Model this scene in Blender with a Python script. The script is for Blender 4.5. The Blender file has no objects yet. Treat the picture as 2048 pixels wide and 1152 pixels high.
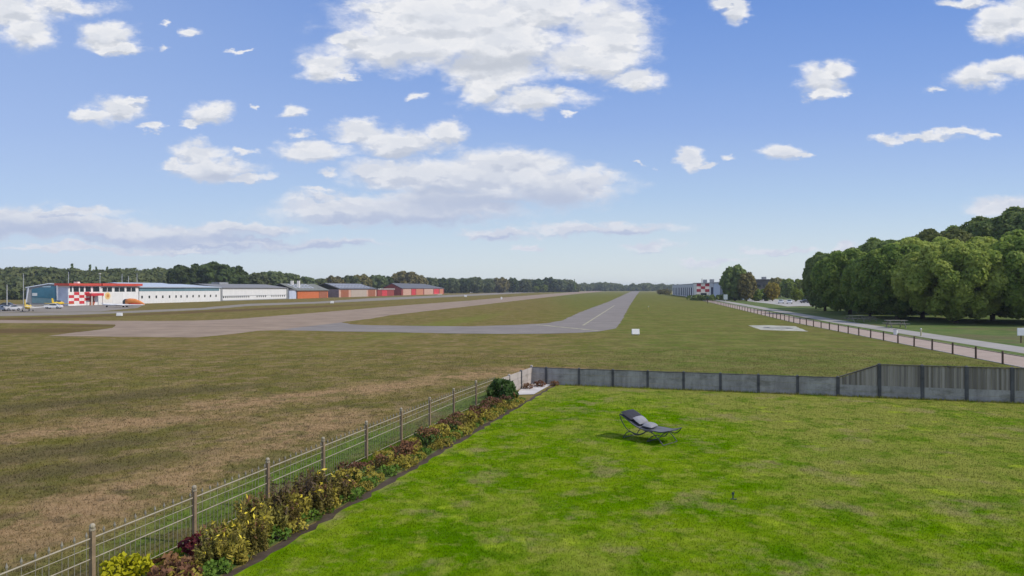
import bpy, math, random
import numpy as np
from mathutils import Vector, Matrix
R = math.radians
random.seed(7); rng = np.random.default_rng(7)
scene = bpy.context.scene
COL = scene.collection

# ------------------------------------------------------------------ camera, light, exposure
H = 5.5; F = 1365.0; CX = 1024.0; HY = 577.0          # eye height, focal length in photo pixels, horizon row
cam_d = bpy.data.cameras.new('camera'); cam = bpy.data.objects.new('camera', cam_d); COL.objects.link(cam)
cam.location = (0, 0, H); cam.rotation_euler = (R(90), 0, 0)
cam_d.sensor_width = 36; cam_d.lens = 36 * F / 2048; cam_d.shift_y = 1.0 / 2048
cam_d.clip_start = 0.1; cam_d.clip_end = 30000
scene.camera = cam

SUN_EL = R(44); SUN_AZ = R(104)                          # azimuth from +Y (ahead) towards +X (right)
sd = Vector((math.cos(SUN_EL) * math.sin(SUN_AZ), math.cos(SUN_EL) * math.cos(SUN_AZ), math.sin(SUN_EL)))
sun_d = bpy.data.lights.new('sun', 'SUN'); sun_d.energy = 2.8; sun_d.angle = R(3.0); sun_d.color = (1.0, 0.93, 0.82)
sun = bpy.data.objects.new('sun', sun_d); COL.objects.link(sun)
sun.rotation_euler = sd.to_track_quat('Z', 'Y').to_euler(); sun.location = (60, 20, 60)

scene.view_settings.view_transform = 'Standard'; scene.view_settings.look = 'None'
scene.view_settings.exposure = 0.3; scene.view_settings.gamma = 1.0
scene.render.engine = 'CYCLES'
scene.cycles.use_denoising = True
scene.cycles.max_bounces = 6; scene.cycles.diffuse_bounces = 3; scene.cycles.transmission_bounces = 4
scene.cycles.transparent_max_bounces = 8; scene.cycles.volume_bounces = 0
scene.cycles.caustics_reflective = False; scene.cycles.caustics_refractive = False


class NT:
    """small helper round a node tree"""
    def __init__(s, nt): s.nt = nt
    def n(s, typ, **kw):
        o = s.nt.nodes.new(typ)
        for k, v in kw.items(): setattr(o, k, v)
        return o
    def put(s, sock, v):
        if v is None: return
        if isinstance(v, bpy.types.NodeSocket): s.nt.links.new(v, sock)
        else:
            if isinstance(v, (tuple, list)) and len(v) == 3 and sock.type == 'RGBA': v = (*v, 1)
            sock.default_value = v
    def m(s, op, a, b=None, c=None, clamp=False):
        o = s.n('ShaderNodeMath', operation=op, use_clamp=clamp)
        for i, v in enumerate((a, b, c)): s.put(o.inputs[i], v)
        return o.outputs[0]
    def v(s, op, a, b=None, c=None):
        o = s.n('ShaderNodeVectorMath', operation=op)
        for i, v in enumerate((a, b, c)): s.put(o.inputs[i], v)
        return o.outputs['Value'] if op in ('LENGTH', 'DOT_PRODUCT', 'DISTANCE') else o.outputs[0]
    def noise(s, vec, scale, detail=4, rough=0.55, dist=0.0, out='Fac'):
        o = s.n('ShaderNodeTexNoise'); s.put(o.inputs['Vector'], vec)
        o.inputs['Scale'].default_value = scale; o.inputs['Detail'].default_value = detail
        o.inputs['Roughness'].default_value = rough; o.inputs['Distortion'].default_value = dist
        return o.outputs[out]
    def mapping(s, vec, loc=(0, 0, 0), rot=(0, 0, 0), scale=(1, 1, 1), typ='POINT'):
        o = s.n('ShaderNodeMapping', vector_type=typ); s.put(o.inputs['Vector'], vec)
        o.inputs['Location'].default_value = loc; o.inputs['Rotation'].default_value = rot; o.inputs['Scale'].default_value = scale
        return o.outputs[0]
    def step(s, x, a, b, o0=0.0, o1=1.0):
        o = s.n('ShaderNodeMapRange', interpolation_type='SMOOTHSTEP'); s.put(o.inputs[0], x)
        for i, v in enumerate((a, b, o0, o1)): o.inputs[i + 1].default_value = v
        return o.outputs[0]
    def mix(s, f, a, b, mode='MIX'):
        o = s.n('ShaderNodeMix', data_type='RGBA', blend_type=mode)
        s.put(o.inputs[0], f); s.put(o.inputs[6], a); s.put(o.inputs[7], b)
        return o.outputs[2]
    def blob(s, vec, cx, cy, rx, ry, ang=0.0, z=0.0):
        """1 at the centre of a turned ellipse, 0 at its rim, negative outside"""
        p = s.mapping(vec, (cx, cy, z), (0, 0, ang), (rx, ry, 1e6), 'TEXTURE')
        return s.m('SUBTRACT', 1.0, s.v('LENGTH', p))
    def sep(s, vec):
        o = s.n('ShaderNodeSeparateXYZ'); s.put(o.inputs[0], vec); return o.outputs
    def comb(s, x, y, z=0.0):
        o = s.n('ShaderNodeCombineXYZ')
        for i, v in enumerate((x, y, z)): s.put(o.inputs[i], v)
        return o.outputs[0]


# ------------------------------------------------------------------ sky with clouds (world, at infinity)
world = bpy.data.worlds.new('World'); scene.world = world; world.use_nodes = True
W = NT(world.node_tree); world.node_tree.nodes.clear()
sky = W.n('ShaderNodeTexSky', sky_type='NISHITA', sun_disc=False)
sky.sun_elevation = SUN_EL; sky.sun_rotation = SUN_AZ; sky.altitude = 20; sky.air_density = 1.0; sky.dust_density = 0.6; sky.ozone_density = 2.0
dirv = W.n('ShaderNodeTexCoord').outputs['Generated']
dx, dy, dz = W.sep(dirv)[0:3]
yy = W.m('MAXIMUM', W.m('ABSOLUTE', dy), 0.04)
uu = W.m('DIVIDE', dx, yy); vv = W.m('DIVIDE', dz, yy)
def lin(c, k=1.231): return tuple((((x/255+0.055)/1.055)**2.4)/k for x in c)
# clouds: centre and half size of each puff, as bearing / height (units: 1/1365 of the distance)
PUFFS = [(900,40,215,80),(800,95,150,48),(1010,80,130,70),(1215,60,95,75),(1170,120,110,38),(1265,158,62,25),(655,135,58,32),
 (990,140,110,45),(1060,203,112,24),(1125,190,46,19,0.72),(745,18,75,22,0.72),(1080,15,120,45),(830,196,26,12,0.72),(700,75,40,18),(960,180,40,30),
 (60,70,56,36),(20,25,90,40),(215,72,48,28),(240,98,48,13),(130,12,110,24,0.72),(385,72,32,11,0.72),(470,98,30,5,0.72),
 (225,222,58,28),(178,234,32,11),(268,203,30,9),(415,228,44,24),(385,249,30,8),(300,257,18,8),(592,224,30,14),(490,216,8,5,0.72),
 (395,305,52,24),(430,335,88,24),(505,352,42,9),(345,325,32,10),(480,300,30,9,0.72),
 (720,266,62,22),(800,284,95,28),(885,262,46,22),(620,302,78,20),(650,347,26,13,0.72),(600,272,35,9,0.72),
 (965,352,210,48),(1110,374,130,42),(850,344,165,34),(1195,362,50,38),(745,342,60,15),(1020,330,120,24),(930,390,200,20),
 (800,420,250,30),(680,412,130,26),(900,416,150,28),(740,428,180,22),
 (1210,455,165,13),(1000,467,85,12),(1295,493,55,9),(1060,495,40,6),
 (30,437,130,26),(150,462,250,22),(330,470,210,22),(90,448,190,22),(470,458,130,13),(420,486,270,13),(630,487,140,8),(100,425,160,10),(250,500,300,6),
 (1470,22,26,28),(1440,8,34,13),(1640,165,50,30),(1672,140,34,20),(1650,188,36,13),(1995,40,48,42),(2045,20,60,60),(1925,4,50,12),
 (1960,158,66,26),(2025,135,56,22),(1375,312,31,20),(1410,323,28,6),(1465,315,20,8,0.72),(1570,302,38,16),(1600,311,30,8),
 (1780,276,32,11),(1850,273,62,10),(1915,263,46,10),(1975,264,24,8,0.72),(1280,326,14,5,0.72),
 (1560,505,75,8),(318,50,14,8,.6),(322,95,14,10,.6),(700,155,28,8,.7),(1140,236,20,8,.65),(1680,190,30,6,.5),(1870,180,40,10,.5),(640,385,60,6,.6),(1420,526,60,7),(500,-420,520,190),(1500,-520,600,240),(-600,-200,500,220),(2700,-150,450,160),(1100,-1100,900,380),(-300,-800,700,300),(2400,-900,700,300),(1000,-2600,1600,900),(-1500,-500,600,300),(3600,-500,600,300),(2015,415,75,24),(1690,495,30,12),(1650,560,60,8)]  # big puffs overhead and off to the sides are unseen, added for fill light
UNDERS = [(980,404,240,34),(1110,396,150,34),(900,378,120,20),(840,440,240,20),(690,436,140,16),(60,462,190,26),(250,482,300,16),(480,478,190,12),(560,470,120,10),(660,492,160,8),
 (990,128,190,26),(450,345,75,14),(1250,462,120,7),(1000,473,80,6),(800,306,90,12),(230,240,40,10),(420,492,200,7)]
def pix(x, y): return ((x - CX) / F, (HY - y) / F)
p0 = W.comb(uu, vv)
wq = W.v('MULTIPLY', p0, (6.5, 13.0, 1.0))
w1 = W.noise(wq, 1.6, 5, 0.6, 0.0, 'Color')
warp = W.v('MULTIPLY', W.v('SUBTRACT', w1, (0.5, 0.5, 0.5)), (0.085, 0.042, 0.0))
p1 = W.v('ADD', p0, warp)
w2 = W.noise(W.v('MULTIPLY', p0, (1.0, 1.7, 1.0)), 30.0, 4, 0.6, 0.0, 'Color')
p1 = W.v('ADD', p1, W.v('MULTIPLY', W.v('SUBTRACT', w2, (0.5, 0.5, 0.5)), (0.040, 0.026, 0.0)))
fineb = W.noise(W.v('ADD', wq, (3.66, 2.08, 0.4)), 3.0, 6, 0.58)
fine = W.noise(W.v('ADD', wq, (3.7, 1.9, 0.4)), 3.0, 6, 0.58)
fine2 = W.noise(W.v('ADD', W.v('MULTIPLY', p1, (9.0, 14.0, 1.0)), (1.2, 7.7, 0.0)), 7.0, 7, 0.66, 0.6)
def field(lst, p):
    acc = None
    for x, y, rx, ry, *st in lst:
        u, v = pix(x, y); sx, sy = F / rx, F / ry
        l = W.v('LENGTH', W.v('MULTIPLY_ADD', p, (sx, sy, 0.0), (-u * sx, -v * sy, 0.0)))
        if st: l = W.m('ADD', l, 1.0-st[0])
        acc = l if acc is None else W.m('MINIMUM', acc, l)
    return W.m('SUBTRACT', 1.0, acc)
E1 = field(PUFFS, p1); E2 = field(PUFFS[:-9], W.v('ADD', p1, (0.0, 0.008, 0.0)))
dens = W.m('ADD', W.m('MULTIPLY_ADD', E1, 1.5, 0.12), W.m('ADD', W.m('MULTIPLY', W.m('SUBTRACT', fine, 0.5), 1.5), W.m('MULTIPLY', W.m('SUBTRACT', fine2, 0.5), 0.65)))
alpha = W.m('POWER', W.step(dens, -0.50, 0.82), 1.3)
alpha = W.m('MULTIPLY', alpha, W.step(vv, 0.0, 0.045))
alpha = W.m('MULTIPLY', alpha, W.m('GREATER_THAN', W.m('ABSOLUTE', dy), 0.02))  # mirrored clouds behind the camera, unseen, stay in for fill light
und = W.step(W.m('ADD', field(UNDERS, p1), W.m('MULTIPLY', W.m('SUBTRACT', fine, 0.5), 1.0)), -0.15, 0.85)
low = W.step(vv, 0.05, 0.3)
cl_top = W.mix(low, lin((222, 226, 236)), lin((243, 243, 245)))
cl_und = W.mix(low, lin((184, 196, 222)), lin((196, 202, 213)))
inner = W.m('MULTIPLY', W.step(W.m('ADD', dens, W.m('MULTIPLY', fine2, 0.8)), 0.7, 2.0), 0.75)
cl_top = W.mix(inner, cl_top, W.mix(low, lin((208, 215, 229)), lin((222, 226, 234))))
relief = W.step(W.m('SUBTRACT', fine, fineb), -0.045, 0.045)  # lit cloud tops put into the colour from the noise slope
cl_top = W.mix(W.m('MULTIPLY', W.m('SUBTRACT', 1.0, relief), 0.55), cl_top, W.mix(low, lin((200, 208, 226)), lin((214, 219, 229))))
base = W.m('MULTIPLY', W.step(W.m('ADD', W.m('SUBTRACT', E2, E1), W.m('MULTIPLY', W.m('SUBTRACT', fineb, fine), 1.5)), -0.02, 0.42), 0.70)  # shaded cloud undersides put into the colour
cl = W.mix(W.m('MAXIMUM', und, base), cl_top, cl_und)
grad = W.n('ShaderNodeValToRGB'); W.put(grad.inputs[0], W.m('MULTIPLY', vv, 2.0))
STOPS = [(0.0, (222, 230, 233)), (0.055, (215, 226, 233)), (0.18, (194, 214, 235)), (0.27, (177, 203, 236)), (0.36, (165, 192, 235)), (0.48, (148, 178, 233)), (0.64, (130, 165, 228)), (0.82, (113, 152, 222)), (1.0, (98, 140, 214))]
er = grad.color_ramp.elements
while len(er) < len(STOPS): er.new(0.5)
for e, (p_, c_) in zip(er, STOPS): e.position = p_; e.color = (*lin(c_), 1)
pale = W.m('MULTIPLY', W.step(uu, 0.15, -0.85), 0.45)
gradc = W.mix(pale, grad.outputs[0], lin((178, 198, 236)))
skyn = W.v('SCALE', sky.outputs[0]); skyn.node.inputs['Scale'].default_value = 0.11
skyc = W.mix(0.85, skyn, gradc)
tot = W.mix(alpha, skyc, cl)
bg = W.n('ShaderNodeBackground'); W.put(bg.inputs[0], tot); bg.inputs[1].default_value = 1.0
wo = W.n('ShaderNodeOutputWorld'); W.nt.links.new(bg.outputs[0], wo.inputs[0])

# ------------------------------------------------------------------ helpers
ORG = {}
def tag(o, label=None, cat=None, group=None, kind=None):
    if label: o['label'] = label
    if cat: o['category'] = cat
    if group: o['group'] = group
    if kind: o['kind'] = kind
    return o
def empty(name, loc=(0, 0, 0), label=None, cat=None, group=None):
    o = bpy.data.objects.new(name, None); COL.objects.link(o); o.location = loc; o.empty_display_size = 0.3
    ORG[o.name] = Vector(loc); return tag(o, label, cat, group)
def kids(o): return [c for c in ALLKIDS.get(o.name, [])]
ALLKIDS = {}
def parent(o, p):
    o.parent = p; ALLKIDS.setdefault(p.name, []).append(o)
def copy_tree(o, par=None):
    c = o.copy(); COL.objects.link(c)
    if par is not None: parent(c, par)
    for ch in kids(o): copy_tree(ch, c)
    return c
def mesh_obj(name, me, mat, par=None):
    o = bpy.data.objects.new(name, me); COL.objects.link(o)
    if mat is not None: me.materials.append(mat)
    ORG[o.name] = ORG.get(par.name, Vector()) if par is not None else Vector()
    if par is not None: parent(o, par)
    return o
class MB:
    def __init__(s): s.v = []; s.f = []
    def add(s, vs, fs):
        k = len(s.v); s.v += [Vector(v) for v in vs]; s.f += [tuple(i + k for i in f) for f in fs]; return s
    def hexa(s, b, t):                       # 4 bottom, 4 top points (ccw from above)
        return s.add(list(b) + list(t), [(3,2,1,0),(4,5,6,7),(0,1,5,4),(1,2,6,5),(2,3,7,6),(3,0,4,7)])
    def box(s, c, d, rz=0.0):
        cx, cy, cz = c; hx, hy, hz = d[0]/2, d[1]/2, d[2]/2; ca, sa = math.cos(rz), math.sin(rz)
        q = [(-hx,-hy),(hx,-hy),(hx,hy),(-hx,hy)]
        q = [(cx+x*ca-y*sa, cy+x*sa+y*ca) for x, y in q]
        return s.hexa([(x,y,cz-hz) for x,y in q], [(x,y,cz+hz) for x,y in q])
    def wallseg(s, a, b, th, z0, z1, z1b=None):     # a box standing on segment a-b
        a = Vector((a[0],a[1])); b = Vector((b[0],b[1])); t = (b-a).normalized(); n = Vector((-t.y,t.x))*th/2
        q = [a-n, b-n, b+n, a+n]; zz = [z1, z1b if z1b is not None else z1]; zt = [zz[0],zz[1],zz[1],zz[0]]
        return s.hexa([(p.x,p.y,z0) for p in q], [(p.x,p.y,z) for p,z in zip(q,zt)])
    def tube(s, pts, r, n=6, cap=True):
        pts = [Vector(p) for p in pts]; rs = r if isinstance(r,(list,tuple)) else [r]*len(pts); k = len(s.v)
        up = Vector((0.013,0.021,1)).normalized()
        for i, p in enumerate(pts):
            t = (pts[min(i+1,len(pts)-1)] - pts[max(i-1,0)]).normalized()
            if abs(t.z) > 0.95: a = Vector((1,0,0))
            else: a = up
            x = t.cross(a).normalized(); y = t.cross(x).normalized()
            for j in range(n):
                w = 2*math.pi*j/n; s.v.append(p + (x*math.cos(w)+y*math.sin(w))*rs[i])
        for i in range(len(pts)-1):
            for j in range(n):
                a, b = k+i*n+j, k+i*n+(j+1)%n; s.f.append((a, b, b+n, a+n))
        if cap:
            s.f.append(tuple(k+j for j in reversed(range(n)))); m = k+(len(pts)-1)*n; s.f.append(tuple(m+j for j in range(n)))
        return s
    def sphere(s, c, r, n=8, m=6, sq=1.0):
        k = len(s.v); c = Vector(c)
        for i in range(m+1):
            ph = math.pi*i/m
            for j in range(n):
                th = 2*math.pi*j/n; s.v.append(c+Vector((r*math.sin(ph)*math.cos(th), r*math.sin(ph)*math.sin(th), r*sq*math.cos(ph))))
        for i in range(m):
            for j in range(n):
                a, b = k+i*n+j, k+i*n+(j+1)%n; s.f.append((a, a+n, b+n, b))
        return s
    def loft(s, rings, cap=True):
        k = len(s.v); n = len(rings[0])
        for r in rings: s.v += [Vector(p) for p in r]
        for i in range(len(rings)-1):
            for j in range(n):
                a, b = k+i*n+j, k+i*n+(j+1)%n; s.f.append((a, b, b+n, a+n))
        if cap:
            s.f.append(tuple(k+j for j in reversed(range(n)))); m = k+(len(rings)-1)*n; s.f.append(tuple(m+j for j in range(n)))
        return s
    def build(s, name, mat, par=None, smooth=False, bevel=0.0):
        og = ORG.get(par.name, Vector()) if par is not None else Vector()
        me = bpy.data.meshes.new(name); me.from_pydata([tuple(v-og) for v in s.v], [], s.f); me.update()
        if smooth: me.polygons.foreach_set('use_smooth', [True]*len(me.polygons))
        o = mesh_obj(name, me, mat, par)
        if bevel:
            b = o.modifiers.new('bevel','BEVEL'); b.width = bevel; b.segments = 2; b.limit_method = 'ANGLE'
        return o
def P(x, y, z=0.0):
    d = (H - z) * F / (y - HY); return Vector(((x-CX)/F*d, d, z))
def PD(x, d, z=0.0): return Vector(((x-CX)/F*d, d, z))
def ZY(y, d): return H + (HY - y)/F*d
def ragged(pts, step=2.2, amp=0.22):
    out = []
    for a, b in zip(pts, list(pts[1:])+[pts[0]]):
        a = Vector((a[0], a[1])); b = Vector((b[0], b[1])); L = (b-a).length; n = max(1, min(40, int(L/step))); t = (b-a)/max(L, 1e-6); nn = Vector((-t.y, t.x))
        for i in range(n): out.append(tuple(a+t*L*i/n+nn*(random.uniform(-amp, amp) if i else 0)))
    return out
def sheet(name, pts, z, mat, par=None):
    me = bpy.data.meshes.new(name)
    og = ORG.get(par.name, Vector()) if par is not None else Vector()
    me.from_pydata([(p[0]-og.x, p[1]-og.y, z-og.z) for p in pts], [], [tuple(range(len(pts)))]); me.update()
    if me.polygons[0].normal.z < 0: me.flip_normals()
    return mesh_obj(name, me, mat, par)

# ------------------------------------------------------------------ materials
MATS = {}
def new_mat(name):
    m = bpy.data.materials.new(name); m.use_nodes = True; m.node_tree.nodes.clear(); return m, NT(m.node_tree)
def finish(T, col, rough=0.7, bump=None, bstr=0.3, bdist=0.05, metal=0.0, spec=0.3, transl=None, soft=0.0):
    b = T.n('ShaderNodeBsdfPrincipled'); T.put(b.inputs['Base Color'], col); T.put(b.inputs['Roughness'], rough)
    b.inputs['Metallic'].default_value = metal; b.inputs['Specular IOR Level'].default_value = spec
    if bump is not None:
        bn = T.n('ShaderNodeBump'); bn.inputs['Strength'].default_value = bstr; bn.inputs['Distance'].default_value = bdist
        T.put(bn.inputs['Height'], bump); T.nt.links.new(bn.outputs[0], b.inputs['Normal'])
    out = b.outputs[0]
    if soft:
        nn = T.v('NORMALIZE', T.v('ADD', T.v('SCALE', T.n('ShaderNodeNewGeometry').outputs['Normal']), (0, 0, soft)))
        T.nt.links.new(nn, b.inputs['Normal'])
    if transl:
        tr = T.n('ShaderNodeBsdfTranslucent'); T.put(tr.inputs[0], col)
        ms = T.n('ShaderNodeMixShader'); ms.inputs[0].default_value = transl
        T.nt.links.new(out, ms.inputs[1]); T.nt.links.new(tr.outputs[0], ms.inputs[2]); out = ms.outputs[0]
    o = T.n('ShaderNodeOutputMaterial'); T.nt.links.new(out, o.inputs[0])
def obj_co(T): return T.n('ShaderNodeTexCoord').outputs['Object']
def pos_co(T): return T.n('ShaderNodeNewGeometry').outputs['Position']
def plain(name, col, rough=0.6, var=0.15, scale=1.5, metal=0.0, spec=0.35, bstr=0.1):
    """weathered paint / metal / plastic: the colour with soft dirt variation"""
    if name in MATS: return MATS[name]
    m, T = new_mat(name); c = pos_co(T)
    n = T.noise(c, scale, 6, 0.6); n2 = T.noise(c, scale*7, 4, 0.6)
    k = T.m('ADD', T.m('MULTIPLY', n, 0.7), T.m('MULTIPLY', n2, 0.3))
    dark = tuple(x*(1-var*1.6) for x in col); light = tuple(min(1, x*(1+var)) for x in col)
    finish(T, T.mix(T.step(k, 0.25, 0.75), dark, light), rough, n2, bstr, 0.01, metal, spec)
    MATS[name] = m; return m
def ribbed(name, col, dirvec, period, dark=0.75, rough=0.5):
    """sheet cladding or boards with vertical joints along dirvec"""
    m, T = new_mat(name); c = pos_co(T)
    t = T.m('FRACT', T.m('DIVIDE', T.v('DOT_PRODUCT', c, dirvec), period))
    line = T.m('MULTIPLY', T.m('LESS_THAN', t, 0.09), 0.6)
    n = T.noise(c, 0.6, 5, 0.6); st = T.noise(T.mapping(c, scale=(2, 2, 0.15)), 1.2, 4)
    base = T.mix(T.step(T.m('MULTIPLY', T.m('ADD', n, st), 0.5), 0.3, 0.7), tuple(x*0.86 for x in col), col)
    finish(T, T.mix(line, base, tuple(x*dark for x in col)), rough, t, 0.15, 0.02)
    MATS[name] = m; return m
def glass(name, col):
    m, T = new_mat(name); c = pos_co(T); n = T.noise(c, 0.4, 3)
    finish(T, T.mix(n, tuple(x*0.6 for x in col), tuple(x*1.4 for x in col)), 0.08, None, spec=0.6)
    MATS[name] = m; return m
def foliage(name, a, b, scale=0.5, transl=0.25, hue=0.0, rough=0.6):
    m, T = new_mat(name); c = obj_co(T)
    n = T.noise(c, scale, 3, 0.6); f = T.noise(c, scale*9, 2, 0.5)
    rnd = T.n('ShaderNodeObjectInfo').outputs['Random']
    k = T.m('ADD', T.m('MULTIPLY', n, 0.55), T.m('ADD', T.m('MULTIPLY', f, 0.35), T.m('MULTIPLY', rnd, 0.15)))
    col = T.mix(T.step(k, 0.3, 0.75), a, b)
    if hue:
        h = T.n('ShaderNodeHueSaturation'); T.put(h.inputs['Hue'], T.m('ADD', 0.5 - hue/2, T.m('MULTIPLY', rnd, hue))); T.put(h.inputs['Color'], col); col = h.outputs[0]
    finish(T, col, rough, None, spec=0.1, transl=transl, soft=0.15); MATS[name] = m; return m

# field grass: olive and tan, drier in places
def field_mat(blade=False):
    m, T = new_mat('dry_field_grass'); c = pos_co(T)
    x, y, z = T.sep(c)[0:3]
    ang = math.atan2(0.987, 0.16)
    big = T.noise(c, 0.035, 6, 0.6); mid = T.noise(c, 0.22, 6, 0.62)
    stre = T.noise(T.mapping(c, rot=(0, 0, -ang), scale=(0.05, 0.9, 1)), 0.35, 5, 0.6)
    fine = T.noise(c, 2.2, 9, 0.72); tiny = T.noise(T.mapping(c, scale=(1, 0.6, 1)), 9.0, 6, 0.7)
    olive = T.mix(T.step(mid, 0.35, 0.68), (0.130, 0.122, 0.028), (0.205, 0.165, 0.058))
    green = T.mix(T.step(mid, 0.3, 0.7), (0.095, 0.130, 0.024), (0.165, 0.172, 0.050))
    col = T.mix(T.m('MULTIPLY', T.step(T.m('SUBTRACT', x, T.m('MULTIPLY', y, 0.06)), -8, 12), T.step(big, 0.15, 0.45)), olive, green)
    brown = T.step(T.m('ADD', T.m('MULTIPLY', stre, 0.6), T.m('MULTIPLY', big, 0.6)), 0.56, 0.76)
    col = T.mix(T.m('MULTIPLY', brown, T.step(x, 25, -10, 0.35, 0.85)), col, (0.190, 0.132, 0.056))
    def patches(lst, colr, k=0.9, soft=0.55):
        nonlocal col
        acc = None
        for a in lst:
            b = T.blob(c, *a); acc = b if acc is None else T.m('MAXIMUM', acc, b)
        e = T.m('ADD', acc, T.m('MULTIPLY', T.m('SUBTRACT', T.m('MULTIPLY', T.m('ADD', mid, fine), 0.5), 0.5), 3.2))
        col = T.mix(T.m('MULTIPLY', T.step(e, 0.0, soft), k), col, colr)
    m2 = T.noise(T.mapping(c, (11, 4, 0)), 0.75, 7, 0.66); m3 = T.noise(T.mapping(c, (3, 17, 0)), 0.32, 6, 0.62)
    col = T.mix(T.m('MULTIPLY', T.step(m2, 0.47, 0.60), T.step(x, 20, -12, 0.35, 0.85)), col, (0.235, 0.172, 0.086))
    col = T.mix(T.m('MULTIPLY', T.step(m3, 0.50, 0.62), 0.50), col, (0.110, 0.098, 0.036))
    fa = math.atan2(1, 0.33)
    patches([(-9.5, 36, 17, 3.0, R(44)), (-17, 26.5, 9, 2.4, R(40)), (-2, 44, 9, 2.2, R(35)), (-10.8, 17, 9, 3.0, fa), (-8.2, 26, 10, 2.9, fa), (-12.0, 14, 7, 3.0, R(60)), (-20, 17, 8, 3, R(50)), (1, 46.5, 6, 1.6, R(5))],
            (0.325, 0.214, 0.114), 0.90, 0.95)
    m4 = T.noise(T.mapping(c, (31, 14, 0)), 0.42, 7, 0.68)
    col = T.mix(T.m('MULTIPLY', T.step(m4, 0.51, 0.60), 0.70), col, (0.125, 0.118, 0.036))
    m5 = T.noise(T.mapping(c, (51, 4, 0)), 1.3, 6, 0.68)
    col = T.mix(T.m('MULTIPLY', T.step(m5, 0.54, 0.64), T.step(x, 20, -12, 0.2, 0.6)), col, (0.105, 0.080, 0.046))
    patches([(-6.0, 22, 10.5, 1.5, fa), (-1.6, 34, 6, 1.4, fa)], (0.085, 0.165, 0.018), 0.75, 0.8)
    patches([(-13.5, 20.5, 6, 1.6, R(35)), (-16.5, 22.0, 7, 1.6, R(40)), (-20, 34, 12, 2.5, R(40))], (0.105, 0.088, 0.042), 0.75, 0.8)
    patches([(-66, 88, 26, 9, R(10)), (-88, 128, 30, 8, R(60)), (-66, 185, 85, 9, math.atan2(1, 0.30)), (-62, 100, 12, 4, R(0))], (0.120, 0.080, 0.043), 0.85, 0.7)
    patches([(-46, 92, 14, 5, R(0)), (-10, 110, 60, 5, math.atan2(1, 0.162)), (20, 150, 70, 5, math.atan2(1, 0.162)), (-54, 98, 7, 2.4, 0)], (0.145, 0.165, 0.035), 0.6, 0.8)
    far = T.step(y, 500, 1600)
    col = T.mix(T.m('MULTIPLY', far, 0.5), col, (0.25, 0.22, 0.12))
    v = T.m('ADD', 0.22, T.m('ADD', T.m('MULTIPLY', fine, 1.1), T.m('MULTIPLY', tiny, 0.5)))
    col = T.mix(1.0, col, T.comb(v, v, v), 'MULTIPLY')
    if blade: finish(T, col, 0.95, None, spec=0.0, transl=0.35, soft=1.6)
    else: finish(T, col, 0.95, T.m('ADD', fine, T.m('MULTIPLY', tiny, 0.5)), 0.55, 0.12, spec=0.0)
    return m
def lawn_mat(blade=False):
    m, T = new_mat('lawn_grass'); c = pos_co(T)
    x, y, z = T.sep(c)[0:3]
    big = T.noise(c, 0.11, 5, 0.6); mid = T.noise(T.mapping(c, (5, 3, 0)), 0.42, 6, 0.64)
    fine = T.noise(c, 2.6, 8, 0.7); tiny = T.noise(T.mapping(c, scale=(1, 0.6, 1)), 14.0, 5, 0.7)
    col = T.mix(T.step(mid, 0.34, 0.64), (0.074, 0.165, 0.000), (0.160, 0.235, 0.006))
    dry = T.m('ADD', T.m('MULTIPLY', big, 0.62), T.m('MULTIPLY', mid, 0.42))
    edge = T.m('SUBTRACT', y, T.m('SUBTRACT', 39.3, T.m('MULTIPLY', x, 0.29)))      # 0 at the fence, negative nearer
    dry = T.m('ADD', dry, T.m('MULTIPLY', T.step(edge, -8.0, -0.5), 0.16))
    dry = T.m('ADD', dry, T.m('MULTIPLY', T.step(x, 2.0, 14.0), 0.13))
    col = T.mix(T.m('MULTIPLY', T.step(dry, 0.50, 0.72), 0.80), col, (0.215, 0.210, 0.050))
    spots = T.noise(T.mapping(c, (9, 2, 0)), 0.75, 3, 0.5)
    col = T.mix(T.m('MULTIPLY', T.step(spots, 0.62, 0.70), 0.65), col, (0.270, 0.340, 0.022))
    m2 = T.noise(T.mapping(c, (7, 31, 0)), 0.9, 6, 0.66); m3 = T.noise(T.mapping(c, (21, 9, 0)), 1.7, 5, 0.62)
    col = T.mix(T.m('MULTIPLY', T.step(m2, 0.48, 0.62), 0.65), col, (0.060, 0.135, 0.002))
    col = T.mix(T.m('MULTIPLY', T.step(m3, 0.50, 0.63), 0.55), col, (0.235, 0.245, 0.045))
    bare = T.noise(T.mapping(c, (2, 8, 0)), 0.5, 5, 0.65)
    col = T.mix(T.m('MULTIPLY', T.step(bare, 0.53, 0.68), 0.65), col, (0.25, 0.205, 0.090))
    v = T.m('ADD', 0.22, T.m('ADD', T.m('MULTIPLY', fine, 1.0), T.m('MULTIPLY', tiny, 0.6)))
    col = T.mix(1.0, col, T.comb(v, v, v), 'MULTIPLY')
    if blade: finish(T, col, 0.9, None, spec=0.0, transl=0.35, soft=1.6)
    else: finish(T, col, 0.9, T.m('ADD', fine, T.m('MULTIPLY', tiny, 0.6)), 0.5, 0.06, spec=0.0)
    return m
def verge_mat():
    m, T = new_mat('verge_grass'); c = pos_co(T)
    big = T.noise(c, 0.06, 5, 0.6); mid = T.noise(c, 0.4, 6, 0.65); fine = T.noise(c, 2.5, 8, 0.7)
    col = T.mix(T.step(mid, 0.3, 0.68), (0.060, 0.115, 0.022), (0.135, 0.160, 0.048))
    col = T.mix(T.m('MULTIPLY', T.step(big, 0.5, 0.66), 0.7), col, (0.130, 0.105, 0.055))
    v = T.m('ADD', 0.5, fine); col = T.mix(1.0, col, T.comb(v, v, v), 'MULTIPLY')
    finish(T, col, 0.95, fine, 0.5, 0.1, spec=0.1); return m
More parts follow.
